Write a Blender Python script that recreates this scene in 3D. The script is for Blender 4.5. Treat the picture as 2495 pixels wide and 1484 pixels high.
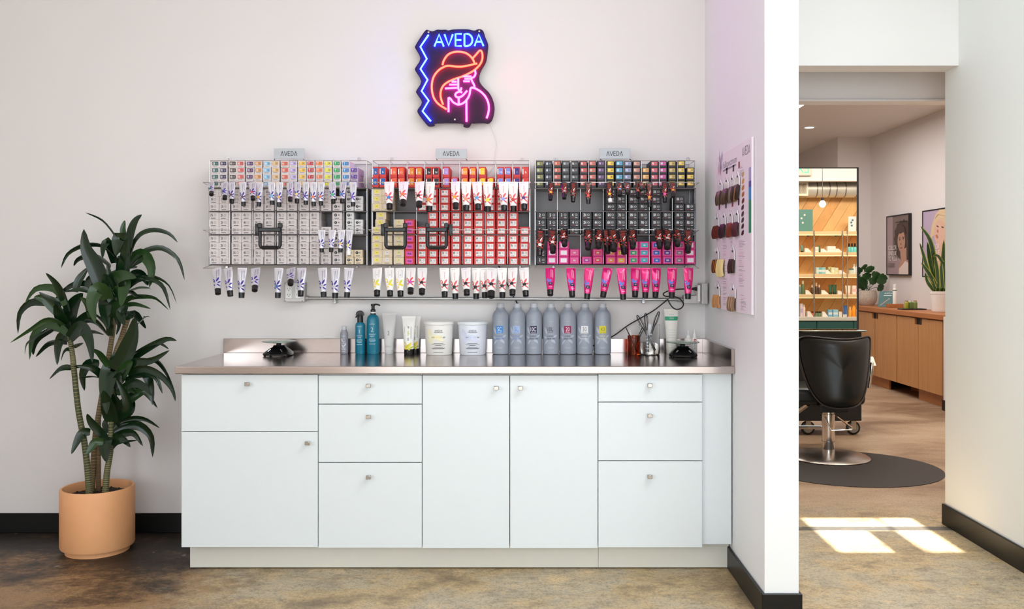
import bpy, bmesh, math, random
from mathutils import Vector, Matrix
random.seed(7)
for o in list(bpy.data.objects): bpy.data.objects.remove(o)
SC = bpy.context.scene
COL = SC.collection
PI = math.pi

# ------------------------------------------------------------------ camera
F, CX, CY, ZC = 2244.0, 1280.0, 660.0, 1.34          # focal length / principal point in pixels of 2495x1484, eye height
cam = bpy.data.cameras.new('camera'); camo = bpy.data.objects.new('camera', cam); COL.objects.link(camo)
cam.sensor_width = 36.0; cam.lens = F / 2495 * 36.0
cam.shift_x = (2495 / 2 - CX) / 2495; cam.shift_y = (CY - 1484 / 2) / 2495
cam.clip_start = 0.05; cam.clip_end = 100
camo.location = (0, 0, ZC); camo.rotation_euler = (PI / 2, 0, 0)
SC.camera = camo

# ------------------------------------------------------------------ world, sun, lamps, exposure
SC.view_settings.view_transform = 'Standard'; SC.view_settings.look = 'None'
SC.view_settings.gamma = 1.0; SC.view_settings.use_curve_mapping = False
SC.view_settings.exposure = -0.11
w = bpy.data.worlds.new('sky'); SC.world = w; w.use_nodes = True
w.node_tree.nodes['Background'].inputs[0].default_value = (0.80, 0.90, 1.0, 1)
w.node_tree.nodes['Background'].inputs[1].default_value = 1.6
def lamp(name, kind, loc, rot, energy, color, sx=1, sy=1, angle=None):
    l = bpy.data.lights.new(name, kind); l.energy = energy; l.color = color
    if kind == 'AREA':
        l.shape = 'RECTANGLE'; l.size = sx; l.size_y = sy
    if angle is not None: l.angle = angle
    o = bpy.data.objects.new(name, l); COL.objects.link(o); o.location = loc; o.rotation_euler = rot
    return o
sd = Vector((0, 0.5, -1)).normalized()
lamp('sun', 'SUN', (1.8, 1, 6), sd.to_track_quat('-Z', 'Y').to_euler(), 24.0, (1, 0.97, 0.94), angle=0.012)
lamp('window_daylight', 'AREA', (0.15, -2.4, 1.5), (PI / 2, 0, 0), 82, (0.82, 0.92, 1.0), 3.9, 2.7)
lamp('ceiling_lamp_key', 'AREA', (0.95, 1.3, 3.3), (math.radians(28), 0, math.radians(4)), 13, (0.93, 0.97, 1.0), 0.9, 0.9)
lamp('room_fill_light', 'AREA', (0.1, 2.5, 3.34), (math.radians(10), 0, 0), 10, (0.95, 0.97, 1.0), 1.6, 0.6)  # added fill without a fixture, brightens the right of the back wall
lamp('hall_fill_light', 'AREA', (1.6, 2.4, 3.34), (0, 0, 0), 46, (0.78, 0.92, 1.0), 0.8, 0.8)  # added fill over the hall, no fixture there; lifts the right wall
lamp('side_fill_light', 'AREA', (-3.5, -1.0, 1.9), (PI / 2, 0, -PI / 2), 84, (0.86, 0.94, 1.0), 2.6, 1.7)  # added fill from the left, for the partition and right wall
lamp('salon_lamp_near', 'AREA', (2.4, 7.2, 3.02), (0, 0, 0), 54, (1.0, 0.93, 0.87), 2.0, 1.6)
lamp('salon_lamp_far', 'AREA', (2.6, 10.0, 3.02), (0, 0, 0), 62, (1.0, 0.95, 0.92), 2.4, 2.0)
lamp('shelf_fill_light', 'AREA', (3.3, 6.5, 2.58), (math.radians(-48), 0, 0), 26, (1.0, 0.88, 0.72), 1.6, 0.3)  # unseen warm fill, added to light the product shelves

# ------------------------------------------------------------------ colour + materials
def lin(r, g, b):
    return tuple(((x / 255) / 12.92 if x / 255 <= 0.04045 else ((x / 255 + 0.055) / 1.055) ** 2.4) for x in (r, g, b)) + (1.0,)
MATS = {}
def mat(name, rgb, rough=0.5, metal=0.0, noise=0.05, scale=30, bump=0.0, spec=0.5, stretch=None, emit=None, strength=0, trans=0.0, ior=1.45, coat=0.0, alpha=1.0, sub=None):
    """a principled material whose colour is broken up by a noise texture"""
    if name in MATS: return MATS[name]
    m = bpy.data.materials.new(name); m.use_nodes = True; MATS[name] = m
    nt = m.node_tree; b = nt.nodes['Principled BSDF']
    base = lin(*rgb)
    b.inputs['Roughness'].default_value = rough; b.inputs['Metallic'].default_value = metal
    b.inputs['Specular IOR Level'].default_value = spec
    b.inputs['Base Color'].default_value = base
    if trans: b.inputs['Transmission Weight'].default_value = trans; b.inputs['IOR'].default_value = ior
    if coat: b.inputs['Coat Weight'].default_value = coat; b.inputs['Coat Roughness'].default_value = 0.05
    if alpha < 1: b.inputs['Alpha'].default_value = alpha
    if emit:
        b.inputs['Emission Color'].default_value = emit; b.inputs['Emission Strength'].default_value = strength
    if noise or bump:
        tc = nt.nodes.new('ShaderNodeTexCoord'); mp = nt.nodes.new('ShaderNodeMapping'); nz = nt.nodes.new('ShaderNodeTexNoise')
        nt.links.new(tc.outputs['Object'], mp.inputs[0]); nt.links.new(mp.outputs[0], nz.inputs['Vector'])
        if stretch: mp.inputs['Scale'].default_value = stretch
        nz.inputs['Scale'].default_value = scale; nz.inputs['Detail'].default_value = 3
        if noise:
            mx = nt.nodes.new('ShaderNodeMix'); mx.data_type = 'RGBA'
            mx.inputs[6].default_value = tuple(max(0, x * (1 - noise)) for x in base[:3]) + (1,)
            mx.inputs[7].default_value = tuple(min(1, x * (1 + noise)) for x in base[:3]) + (1,)
            nt.links.new(nz.outputs['Fac'], mx.inputs[0]); nt.links.new(mx.outputs[2], b.inputs['Base Color'])
        if bump:
            bp = nt.nodes.new('ShaderNodeBump'); bp.inputs['Strength'].default_value = bump; bp.inputs['Distance'].default_value = 0.002
            nt.links.new(nz.outputs['Fac'], bp.inputs['Height']); nt.links.new(bp.outputs[0], b.inputs['Normal'])
    return m
def flat(rgb, rough=0.5):          # printing ink / plain paint of one colour
    return mat('ink_%d_%d_%d' % tuple(rgb), rgb, rough, noise=0.03, scale=60)
def glow(name, rgb, strength):
    return mat(name, (20, 20, 20), 0.4, emit=rgb + (1,), strength=strength, noise=0)

M_WALL = mat('wall_paint', (233, 229, 227), 0.65, noise=0.015, scale=3, bump=0.05)
M_WALLP = mat('wall_paint_lilac', (240, 241, 242), 0.6, noise=0.015, scale=3)
M_WALLR = mat('wall_paint_cream', (240, 241, 238), 0.6, noise=0.015, scale=3)
M_CEIL = mat('ceiling_paint', (235, 230, 224), 0.8, noise=0.01)
M_SALON = mat('salon_wall_paint', (231, 226, 225), 0.7, noise=0.015, scale=3)
M_BASE = mat('baseboard_rubber', (15, 15, 14), 0.4, noise=0.1, scale=8, spec=0.35)
M_WHITE = mat('white_laminate', (225, 232, 235), 0.32, noise=0.01)
M_CARC = mat('carcass_laminate', (216, 215, 210), 0.5, noise=0.02)
M_KICK = mat('toe_kick_laminate', (226, 224, 214), 0.45, noise=0.02)
M_STEEL = mat('brushed_steel', (186, 175, 170), 0.17, 1.0, noise=0.05, scale=40, stretch=(0.3, 30, 30), bump=0.01)
M_CHROME = mat('chrome', (225, 222, 220), 0.08, 1.0, noise=0.02)
M_NICKEL = mat('nickel', (190, 187, 182), 0.22, 1.0, noise=0.03)
M_RACK = mat('rack_steel', (150, 148, 150), 0.35, 0.8, noise=0.06, scale=12)
M_RACKB = mat('rack_back_steel', (128, 124, 124), 0.45, 0.5, noise=0.08, scale=8)
M_WIRE = mat('wire_steel', (196, 194, 194), 0.25, 0.85, noise=0.03)
M_BLACK = mat('black_plastic', (20, 20, 21), 0.28, noise=0.1)
M_BLKM = mat('black_matte', (24, 24, 25), 0.6, noise=0.1)
M_CONDUIT = mat('galvanised_conduit', (190, 192, 192), 0.3, 0.9, noise=0.08, scale=50)
M_BOXGREY = mat('electrical_box_steel', (186, 184, 182), 0.4, 0.6, noise=0.08, scale=40)
M_WPLAST = mat('white_plastic', (240, 240, 240), 0.35, noise=0.02)
M_GLASS = mat('clear_glass', (250, 252, 252), 0.0, noise=0, trans=1.0)
M_AMBER = mat('amber_glass', (190, 92, 30), 0.02, noise=0, trans=1.0)
M_MIRROR = mat('mirror_silver', (240, 238, 234), 0.0, 1.0, noise=0)
M_TERRA = mat('terracotta', (238, 174, 122), 0.55, noise=0.10, scale=7, bump=0.05)
M_SOIL = mat('potting_soil', (48, 36, 28), 0.95, noise=0.5, scale=60, bump=0.8)
M_LEAF = mat('dracaena_leaf', (17, 42, 19), 0.24, noise=0.35, scale=14, stretch=(1, 1, 0.6))
M_LEAF2 = mat('dracaena_leaf_pale', (40, 70, 32), 0.26, noise=0.3, scale=14)
M_STEM = mat('dracaena_stem', (72, 78, 46), 0.6, noise=0.5, scale=40, stretch=(0.4, 0.4, 3))
M_STEMB = mat('dracaena_stem_brown', (112, 90, 62), 0.7, noise=0.5, scale=40, stretch=(0.4, 0.4, 3))
M_RING = mat('stem_scar', (150, 138, 96), 0.7, noise=0.2)
M_WOOD = mat('oak_veneer', (192, 138, 84), 0.4, noise=0.22, scale=5, stretch=(6, 6, 0.5))
M_WOODE = mat('oak_solid', (178, 112, 62), 0.45, noise=0.2, scale=6, stretch=(4, 0.5, 4))
M_LEATHER = mat('black_leather', (16, 19, 18), 0.36, noise=0.15, scale=80, bump=0.1)
M_RUBBER = mat('rubber_mat', (50, 43, 41), 0.7, noise=0.1, scale=20)
M_TEAL = mat('teal_lacquer', (40, 88, 84), 0.4, noise=0.06)

# ------------------------------------------------------------------ geometry helpers
_TXT = {}
def text_geo(s, bold=0.0):
    """outline of a string as flat triangles, cap height about 1, centred"""
    if (s, bold) in _TXT: return _TXT[(s, bold)]
    cu = bpy.data.curves.new('t', 'FONT'); cu.body = s; cu.align_x = 'CENTER'; cu.resolution_u = 2; cu.size = 1.0; cu.offset = bold
    ob = bpy.data.objects.new('t', cu); COL.objects.link(ob)
    dg = bpy.context.evaluated_depsgraph_get(); dg.update()
    me = bpy.data.meshes.new_from_object(ob.evaluated_get(dg))
    vs = [(v.co.x / 0.7, v.co.y / 0.7) for v in me.vertices]; fs = [tuple(p.vertices) for p in me.polygons]
    bpy.data.objects.remove(ob); bpy.data.curves.remove(cu); bpy.data.meshes.remove(me)
    if vs:
        x0 = min(v[0] for v in vs); x1 = max(v[0] for v in vs)
        vs = [(v[0] - (x0 + x1) / 2, v[1] - 0.5) for v in vs]; wd = x1 - x0
    else: wd = 0
    _TXT[(s, bold)] = (vs, fs, wd); return _TXT[(s, bold)]
def catmull(pts, n=6, closed=False):
    pts = [Vector(p) for p in pts]
    if len(pts) < 3 and not closed: return [pts[0].lerp(pts[-1], i / n) for i in range(n + 1)]
    out = []; N = len(pts); segs = N if closed else N - 1
    for i in range(segs):
        if closed: p0, p1, p2, p3 = pts[(i - 1) % N], pts[i], pts[(i + 1) % N], pts[(i + 2) % N]
        else: p0, p1, p2, p3 = pts[max(i - 1, 0)], pts[i], pts[i + 1], pts[min(i + 2, N - 1)]
        for k in range(n):
            t = k / n
            out.append(0.5 * ((2 * p1) + (p2 - p0) * t + (2 * p0 - 5 * p1 + 4 * p2 - p3) * t * t + (3 * p1 - p0 - 3 * p2 + p3) * t ** 3))
    if not closed: out.append(pts[-1])
    return out
class MB:
    def __init__(s): s.v = []; s.f = []; s.m = []; s.s = []
    def add(s, vs, fs, mi=0, smooth=False):
        b = len(s.v); s.v += [Vector(v) for v in vs]
        for f in fs: s.f.append(tuple(i + b for i in f)); s.m.append(mi); s.s.append(smooth)
        return s
    def box(s, x0, x1, y0, y1, z0, z1, mi=0):
        return s.add([(x0, y0, z0), (x1, y0, z0), (x1, y1, z0), (x0, y1, z0), (x0, y0, z1), (x1, y0, z1), (x1, y1, z1), (x0, y1, z1)],
                     [(0, 3, 2, 1), (4, 5, 6, 7), (0, 1, 5, 4), (1, 2, 6, 5), (2, 3, 7, 6), (3, 0, 4, 7)], mi)
    def rbox(s, x0, x1, y0, y1, z0, z1, b=0.003, seg=2, mi=0):
        bm = bmesh.new(); bmesh.ops.create_cube(bm, size=1)
        for v in bm.verts: v.co = Vector(((x0 + x1) / 2 + v.co.x * (x1 - x0), (y0 + y1) / 2 + v.co.y * (y1 - y0), (z0 + z1) / 2 + v.co.z * (z1 - z0)))
        bmesh.ops.bevel(bm, geom=list(bm.edges), offset=b, segments=seg, affect='EDGES', profile=0.5)
        bm.verts.index_update()
        s.add([v.co.copy() for v in bm.verts], [tuple(v.index for v in f.verts) for f in bm.faces], mi, False); bm.free(); return s
    def lathe(s, prof, c=(0, 0, 0), n=24, mi=0, smooth=True, fn=None, cap0=True, cap1=True):
        """prof: (r, z) from bottom to top round the vertical axis through c"""
        vs = []; c = Vector(c)
        for r, z in prof:
            for k in range(n):
                a = 2 * PI * k / n; p = Vector((r * math.cos(a), r * math.sin(a), z))
                vs.append(c + (fn(p) if fn else p))
        fs = []
        for i in range(len(prof) - 1):
            for k in range(n):
                k2 = (k + 1) % n; fs.append((i * n + k, i * n + k2, (i + 1) * n + k2, (i + 1) * n + k))
        s.add(vs, fs, mi, smooth)
        b = len(s.v) - len(vs)
        if cap0 and prof[0][0] > 1e-5: s.f.append(tuple(b + k for k in reversed(range(n)))); s.m.append(mi); s.s.append(False)
        if cap1 and prof[-1][0] > 1e-5: s.f.append(tuple(b + (len(prof) - 1) * n + k for k in range(n))); s.m.append(mi); s.s.append(False)
        return s
    def tube(s, pts, r, n=8, mi=0, closed=False, r1=None):
        pts = [Vector(p) for p in pts]; N = len(pts); vs = []; prev = None
        for i, p in enumerate(pts):
            if closed: t = pts[(i + 1) % N] - pts[i - 1]
            else: t = pts[min(i + 1, N - 1)] - pts[max(i - 1, 0)]
            t.normalize()
            if prev is None:
                up = Vector((0, 0, 1)) if abs(t.z) < 0.9 else Vector((0, 1, 0)); a = t.cross(up).normalized()
            else:
                a = prev - t * prev.dot(t)
                a = a.normalized() if a.length > 1e-6 else t.cross(Vector((0.3, 0.5, 0.8))).normalized()
            prev = a; b = t.cross(a); rr = r if r1 is None else r + (r1 - r) * i / (N - 1)
            for k in range(n):
                g = 2 * PI * k / n; vs.append(p + a * (rr * math.cos(g)) + b * (rr * math.sin(g)))
        fs = []
        for i in range(N if closed else N - 1):
            j = (i + 1) % N
            for k in range(n): k2 = (k + 1) % n; fs.append((i * n + k, i * n + k2, j * n + k2, j * n + k))
        if not closed: fs.append(tuple(reversed(range(n)))); fs.append(tuple((N - 1) * n + k for k in range(n)))
        return s.add(vs, fs, mi, True)
    def prism(s, poly, fn, w0, w1, mi=0):
        """poly (u, v) extruded in w; fn(u, v, w) -> point"""
        n = len(poly); vs = [fn(u, v, w0) for u, v in poly] + [fn(u, v, w1) for u, v in poly]
        return s.add(vs, [tuple(range(n)), tuple(reversed(range(n, 2 * n)))] + [(i, i + n, (i + 1) % n + n, (i + 1) % n) for i in range(n)], mi)
    def poly(s, poly, fn, mi=0): return s.add([fn(u, v) for u, v in poly], [tuple(range(len(poly)))], mi)
    def text(s, t, fn, h, mi=0, width=None, rot=0):
        vs, fs, wd = text_geo(t)
        k = h if width is None or wd == 0 else width / wd
        ca, sa = math.cos(rot), math.sin(rot)
        return s.add([fn(u * k * ca - v * h * sa, u * k * sa + v * h * ca) for u, v in vs], fs, mi)
    def mark(s, t, fn, w, h, mi=0):
        """condensed lettering: fits the string into w x h"""
        vs, fs, wd = text_geo(t, .02); kx = min(w / max(wd, .01), h * .8)
        return s.add([fn(u * kx, v * h) for u, v in vs], fs, mi)
    def stroke(s, path, wd, fn, mi=0, closed=False):
        P = [Vector((p[0], p[1])) for p in path]; N = len(P)
        for i in range(N if closed else N - 1):
            a, b = P[i], P[(i + 1) % N]; d = (b - a)
            if d.length < 1e-9: continue
            d.normalize(); nn = Vector((-d.y, d.x)) * wd / 2; e = d * wd * 0.3
            q = [a - e - nn, b + e - nn, b + e + nn, a - e + nn]
            s.add([fn(p.x, p.y) for p in q], [(0, 1, 2, 3)], mi)
        return s
    def ring(s, u, v, r, wd, fn, mi=0, n=12):
        return s.stroke([(u + r * math.cos(2 * PI * k / n), v + r * math.sin(2 * PI * k / n)) for k in range(n)], wd, fn, mi, True)
    def move(s, M):
        s.v = [M @ v for v in s.v]; return s
    def mesh(s, name, mats, off=Vector((0, 0, 0))):
        me = bpy.data.meshes.new(name); me.from_pydata([v - off for v in s.v], [], s.f)
        for m in (mats if isinstance(mats, (list, tuple)) else [mats]): me.materials.append(m)
        me.polygons.foreach_set('material_index', s.m); me.polygons.foreach_set('use_smooth', s.s); me.update()
        if any(s.s): me.set_sharp_from_angle(angle=math.radians(42))
        return me
    def build(s, name, mats, parent=None, loc=None):
        """verts are in world space; the object sits at loc (or at its parent's origin)"""
        off = WL.get(parent.name, Vector((0, 0, 0))) if parent else Vector(loc or (0, 0, 0))
        o = bpy.data.objects.new(name, s.mesh(name, mats, off)); COL.objects.link(o)
        if parent: o.parent = parent
        else: o.location = off
        WL[o.name] = off.copy(); return o
WL = {}
def tag(o, label=None, cat=None, group=None, kind=None):
    if label: o['label'] = label
    if cat: o['category'] = cat
    if group: o['group'] = group
    if kind: o['kind'] = kind
    return o
def thing(name, label, cat, loc=(0, 0, 0), group=None):
    o = bpy.data.objects.new(name, None); COL.objects.link(o); o.location = loc; o.empty_display_size = 0.05
    WL[o.name] = Vector(loc); return tag(o, label, cat, group)
def struct(name, mb, m, parent=None):
    o = mb.build(name, m, parent)
    if not parent: tag(o, kind='structure')
    return o
def at(px, py, y): return Vector(((px - CX) * y / F, y, ZC - (py - CY) * y / F))      # photo point on the plane at depth y
def onx(px, py, X):                                                               # photo point on the side plane x = X
    d = X * F / (px - CX); return Vector((X, d, ZC - (py - CY) * d / F))
def PX(px, y): return (px - CX) * y / F
def PZ(py, y): return ZC - (py - CY) * y / F
def face_cam(x, y, z): return lambda u, v, w=0.0: Vector((x + u, y + w, z + v))       # flat facing the camera side (-y)
def face_left(X, y, z): return lambda u, v, w=0.0: Vector((X + w, y - u, z + v))      # flat facing -x
def face_back(x, y, z): return lambda u, v, w=0.0: Vector((x - u, y - w, z + v))      # flat facing +y
ORD = 'first second third fourth fifth sixth seventh eighth ninth tenth eleventh twelfth thirteenth fourteenth fifteenth sixteenth seventeenth eighteenth nineteenth twentieth'.split()
AV = [[(-2.35, 0), (-1.95, 1), (-1.55, 0)], [(-1.35, 1), (-.95, 0), (-.55, 1)], [(.25, 1), (-.3, 1), (-.3, 0), (.25, 0)], [(-.3, .52), (.2, .52)],
      [(.55, 0), (.55, 1), (.8, 1), (1.08, .85), (1.17, .5), (1.08, .15), (.8, 0), (.55, 0)], [(1.45, 0), (1.85, 1), (2.25, 0)]]
def logo(mb, fn, h, mi=0, wd=0.12):
    for p in AV: mb.stroke([(u * h * .82, (v - .5) * h) for u, v in p], wd * h, fn, mi)
    for u in (-1.95, 1.85): mb.ring(u * h * .82, -.33 * h, .035 * h, .08 * h, fn, mi, 6)

# ------------------------------------------------------------------ the setting
YW, YW2, XP0, XP1, YP, XR, HC = 4.72, 4.87, 0.921, 1.052, 3.545, 2.22, 3.4
def floor_material():
    m = bpy.data.materials.new('stained_concrete'); m.use_nodes = True; nt = m.node_tree; b = nt.nodes['Principled BSDF']; L = nt.links.new
    tc = nt.nodes.new('ShaderNodeTexCoord')
    def noise(scale, detail, rough=0.6, st=(1, 1, 1), dist=0.0):
        mp = nt.nodes.new('ShaderNodeMapping'); mp.inputs['Scale'].default_value = st; L(tc.outputs['Object'], mp.inputs[0])
        n = nt.nodes.new('ShaderNodeTexNoise'); n.inputs['Scale'].default_value = scale; n.inputs['Detail'].default_value = detail
        n.inputs['Roughness'].default_value = rough; n.inputs['Distortion'].default_value = dist; L(mp.outputs[0], n.inputs['Vector']); return n.outputs['Fac']
    def ramp(src, stops):
        r = nt.nodes.new('ShaderNodeValToRGB'); L(src, r.inputs[0]); e = r.color_ramp.elements
        while len(e) < len(stops): e.new(0.5)
        for k, (p, c) in enumerate(stops): e[k].position = p; e[k].color = c
        return r.outputs[0]
    def mix(fac, a, b_, mode='MIX'):
        x = nt.nodes.new('ShaderNodeMix'); x.data_type = 'RGBA'; x.blend_type = mode
        for s_, v in ((0, fac), (6, a), (7, b_)):
            if isinstance(v, (float, tuple)): x.inputs[s_].default_value = v
            else: L(v, x.inputs[s_])
        return x.outputs[2]
    def math_(op, a, b_=0.0, clamp=False):
        x = nt.nodes.new('ShaderNodeMath'); x.operation = op; x.use_clamp = clamp
        for s_, v in ((0, a), (1, b_)):
            if isinstance(v, float): x.inputs[s_].default_value = v
            else: L(v, x.inputs[s_])
        return x.outputs[0]
    big = noise(1.7, 9, 0.68, (1, 1.15, 1), 0.15); mid = noise(7.0, 10, 0.78, (0.9, 1.3, 1), 0.2); fine = noise(85, 8, 0.8); grit = noise(26, 10, 0.85, (0.8, 1.25, 1))
    tan = ramp(big, [(0.34, lin(130, 110, 82)), (0.45, lin(202, 174, 128)), (0.56, lin(188, 174, 148)), (0.66, lin(220, 192, 148))])
    tan = mix(math_('MULTIPLY', ramp(mid, [(0.47, (0, 0, 0, 1)), (0.62, (1, 1, 1, 1))]), 0.5), tan, lin(118, 106, 90))
    tan = mix(math_('MULTIPLY', ramp(grit, [(0.50, (0, 0, 0, 1)), (0.60, (1, 1, 1, 1))]), 0.5), tan, lin(104, 88, 68))
    sy = nt.nodes.new('ShaderNodeSeparateXYZ'); L(tc.outputs['Object'], sy.inputs[0])
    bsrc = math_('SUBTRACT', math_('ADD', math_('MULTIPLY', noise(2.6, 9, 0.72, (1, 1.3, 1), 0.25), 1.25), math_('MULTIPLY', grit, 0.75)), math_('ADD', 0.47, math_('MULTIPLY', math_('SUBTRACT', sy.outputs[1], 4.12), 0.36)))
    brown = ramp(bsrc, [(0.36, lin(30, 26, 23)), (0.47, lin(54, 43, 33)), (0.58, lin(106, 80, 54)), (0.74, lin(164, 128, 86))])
    sx = nt.nodes.new('ShaderNodeSeparateXYZ'); L(tc.outputs['Object'], sx.inputs[0])
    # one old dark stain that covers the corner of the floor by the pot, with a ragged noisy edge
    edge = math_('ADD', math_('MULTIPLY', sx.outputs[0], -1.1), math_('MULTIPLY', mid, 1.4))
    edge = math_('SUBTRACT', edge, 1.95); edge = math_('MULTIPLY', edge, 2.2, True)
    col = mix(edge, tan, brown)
    warm = math_('MULTIPLY', math_('SUBTRACT', sx.outputs[1], 4.9), 1.6, True)      # the salon's slab was stained another shade
    sal = ramp(noise(1.1, 8, 0.66, (0.8, 1.5, 1), 0.4), [(0.36, lin(132, 104, 80)), (0.50, lin(176, 148, 120)), (0.64, lin(196, 172, 144))])
    col = mix(warm, col, sal)
    col = mix(math_('MULTIPLY', ramp(fine, [(0.50, (0, 0, 0, 1)), (0.58, (1, 1, 1, 1))]), 0.42), col, lin(72, 58, 44))
    # the filled joint under the doorway
    jd = math_('ABSOLUTE', math_('SUBTRACT', sx.outputs[1], 4.79)); j = math_('LESS_THAN', math_('ADD', jd, math_('MULTIPLY', mid, 0.03)), 0.05)
    j = math_('MULTIPLY', j, math_('GREATER_THAN', sx.outputs[0], 1.0))
    col = mix(math_('MULTIPLY', j, 0.88), col, lin(60, 60, 58))
    drip = ramp(noise(19, 1, 0.3), [(0.775, (0, 0, 0, 1)), (0.79, (1, 1, 1, 1))])
    col = mix(math_('MULTIPLY', drip, 0.35), col, lin(200, 198, 196))
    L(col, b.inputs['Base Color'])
    rr = nt.nodes.new('ShaderNodeMapRange'); rr.inputs[3].default_value = 0.34; rr.inputs[4].default_value = 0.6; L(mid, rr.inputs[0]); L(rr.outputs[0], b.inputs['Roughness'])
    bp = nt.nodes.new('ShaderNodeBump'); bp.inputs['Strength'].default_value = 0.15; bp.inputs['Distance'].default_value = 0.003; L(fine, bp.inputs['Height']); L(bp.outputs[0], b.inputs['Normal'])
    return m
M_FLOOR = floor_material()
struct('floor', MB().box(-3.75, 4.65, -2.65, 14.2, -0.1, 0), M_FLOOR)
fb = lambda y0: (lambda u, v, w=0.0: Vector((u, y0 + w, v)))
struct('wall_back', MB().prism([(-3.6, 0), (XP0, 0), (XP0, 3.4), (-3.6, 3.4)], fb(YW), 0, YW2 - YW), M_WALL)
struct('wall_header', MB().box(XP1, XR, YW, YW2, 2.392, 3.4), M_WALL)
struct('wall_partition', MB().box(XP0, XP1, YP, YW2, 0, 3.4), M_WALLP)
struct('wall_right', MB().box(XR, XR + .15, -2.5, YW2, 0, 3.4), M_WALLR)
c = MB()                        # left wall with an opening for the added side window
for y0, y1, z0, z1 in ((-2.65, -2.35, 0, 3.4), (.35, YW2, 0, 3.4), (-2.35, .35, 0, 1.0), (-2.35, .35, 2.8, 3.4)): c.box(-3.75, -3.6, y0, y1, z0, z1)
struct('wall_left', c, M_WALL)
c = MB()
for y0, y1, z0, z1 in ((-2.35, -2.3, 1, 2.8), (.3, .35, 1, 2.8), (-1.025, -.975, 1.05, 2.75), (-2.3, .3, 1, 1.05), (-2.3, .3, 2.75, 2.8)): c.box(-3.7, -3.63, y0, y1, z0, z1)
tag(c.build('window_3', M_BLKM), kind='structure')  # unseen window, added to bring in fill light from the left
fr = MB()                       # front wall with two window openings
for x0, x1, z0, z1 in ((-3.6, -1.85, 0, 3.4), (0, .2, 0, 3.4), (2.05, XR, 0, 3.4), (-1.85, 0, 0, .1), (.2, 2.05, 0, .1), (-1.85, 0, 2.95, 3.4), (.2, 2.05, 2.95, 3.4)):
    fr.box(x0, x1, -2.65, -2.5, z0, z1)
struct('wall_front', fr, M_WALL)
for k, (x0, x1) in enumerate(((-1.85, 0), (.2, 2.05))):
    f = MB()
    for a, b_, c, d in ((x0, x0 + .05, .1, 2.95), (x1 - .05, x1, .1, 2.95), (x0 + .05, x1 - .05, .1, .15), (x0 + .05, x1 - .05, 2.9, 2.95), ((x0 + x1) / 2 - .025, (x0 + x1) / 2 + .025, .15, 2.9)):
        f.box(a, b_, -2.6, -2.53, c, d)
    wn = tag(f.build('window_%d' % (k + 1), M_BLKM), kind='structure')
# ceiling with the skylight well left open
SX0, SX1, SY0, SY1 = 1.50, 2.085, 2.64, 3.29
c = MB()
for x0, x1, y0, y1 in ((-3.75, SX0, -2.65, YW2), (SX1, XR + .15, -2.65, YW2), (SX0, SX1, -2.65, SY0), (SX0, SX1, SY1, YW2)): c.box(x0, x1, y0, y1, 3.4, 3.5)
struct('ceiling', c, M_CEIL)
c = MB().box(1.893, 1.913, SY0, SY1, 3.42, 3.46)
tag(c.build('trim_1', M_BLKM), kind='structure')
tr = thing('shadow_bar', 'dark track light bar hanging under the skylight', 'lamp', (1.83, 2.9, 2.9))  # unseen bar, added only to cast the broad shadow across the sun patch
MB().rbox(1.755, 1.91, 2.72, 3.28, 2.9, 2.95, .005).build('bar', M_BLKM, tr)
MB().tube([(1.83, 2.88, 2.95), (1.83, 2.88, 3.4)], .01).build('stem', M_BLKM, tr)
# salon shell
struct('wall_salon_front', MB().box(XR + .15, 4.5, YW, YW2, 0, 3.4), M_SALON)
struct('wall_salon_right', MB().box(4.5, 4.65, YW, 12, 0, 3.1), M_SALON)
struct('wall_salon_back', MB().box(4.07, 4.65, 12, 14, 0, 3.1), M_SALON)
struct('wall_salon_end', MB().box(-2.15, 4.07, 14, 14.15, 0, 3.1), M_SALON)
struct('wall_salon_left', MB().box(-2.15, -2, YW2, 14, 0, 3.1), M_SALON)
struct('ceiling_salon', MB().box(-2.15, 4.65, YW2, 14.15, 3.08, 3.2), M_CEIL)
struct('trim_2', MB().box(XP0, 4.5, 5.2, 5.3, 2.306, 3.08).box(XP0, 4.5, 5.19, 5.31, 2.296, 2.306), M_SALON)
def baseboard(name, segs, h=.1, t=.012):
    m = MB()
    for x0, x1, y0, y1 in segs: m.rbox(x0, x1, y0, y1, 0, h, .003, 1)
    return struct(name, m, M_BASE)
baseboard('baseboard_back', [(-3.6, -1.5, YW - t, YW) for t in (.012,)])
baseboard('baseboard_partition', [(XP0 - .012, XP1 + .012, YP - .012, YP), (XP0 - .012, XP0, YP, 4.15), (XP1, XP1 + .012, YP, YW2)])
baseboard('baseboard_right', [(XR - .014, XR, -2.5, YW2 + .012), (XR, XR + .15, YW2, YW2 + .012)], .108)
baseboard('baseboard_salon', [(4.06, 4.072, 12, 14), (4.488, 4.5, 4.9, 8.0)])

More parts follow.
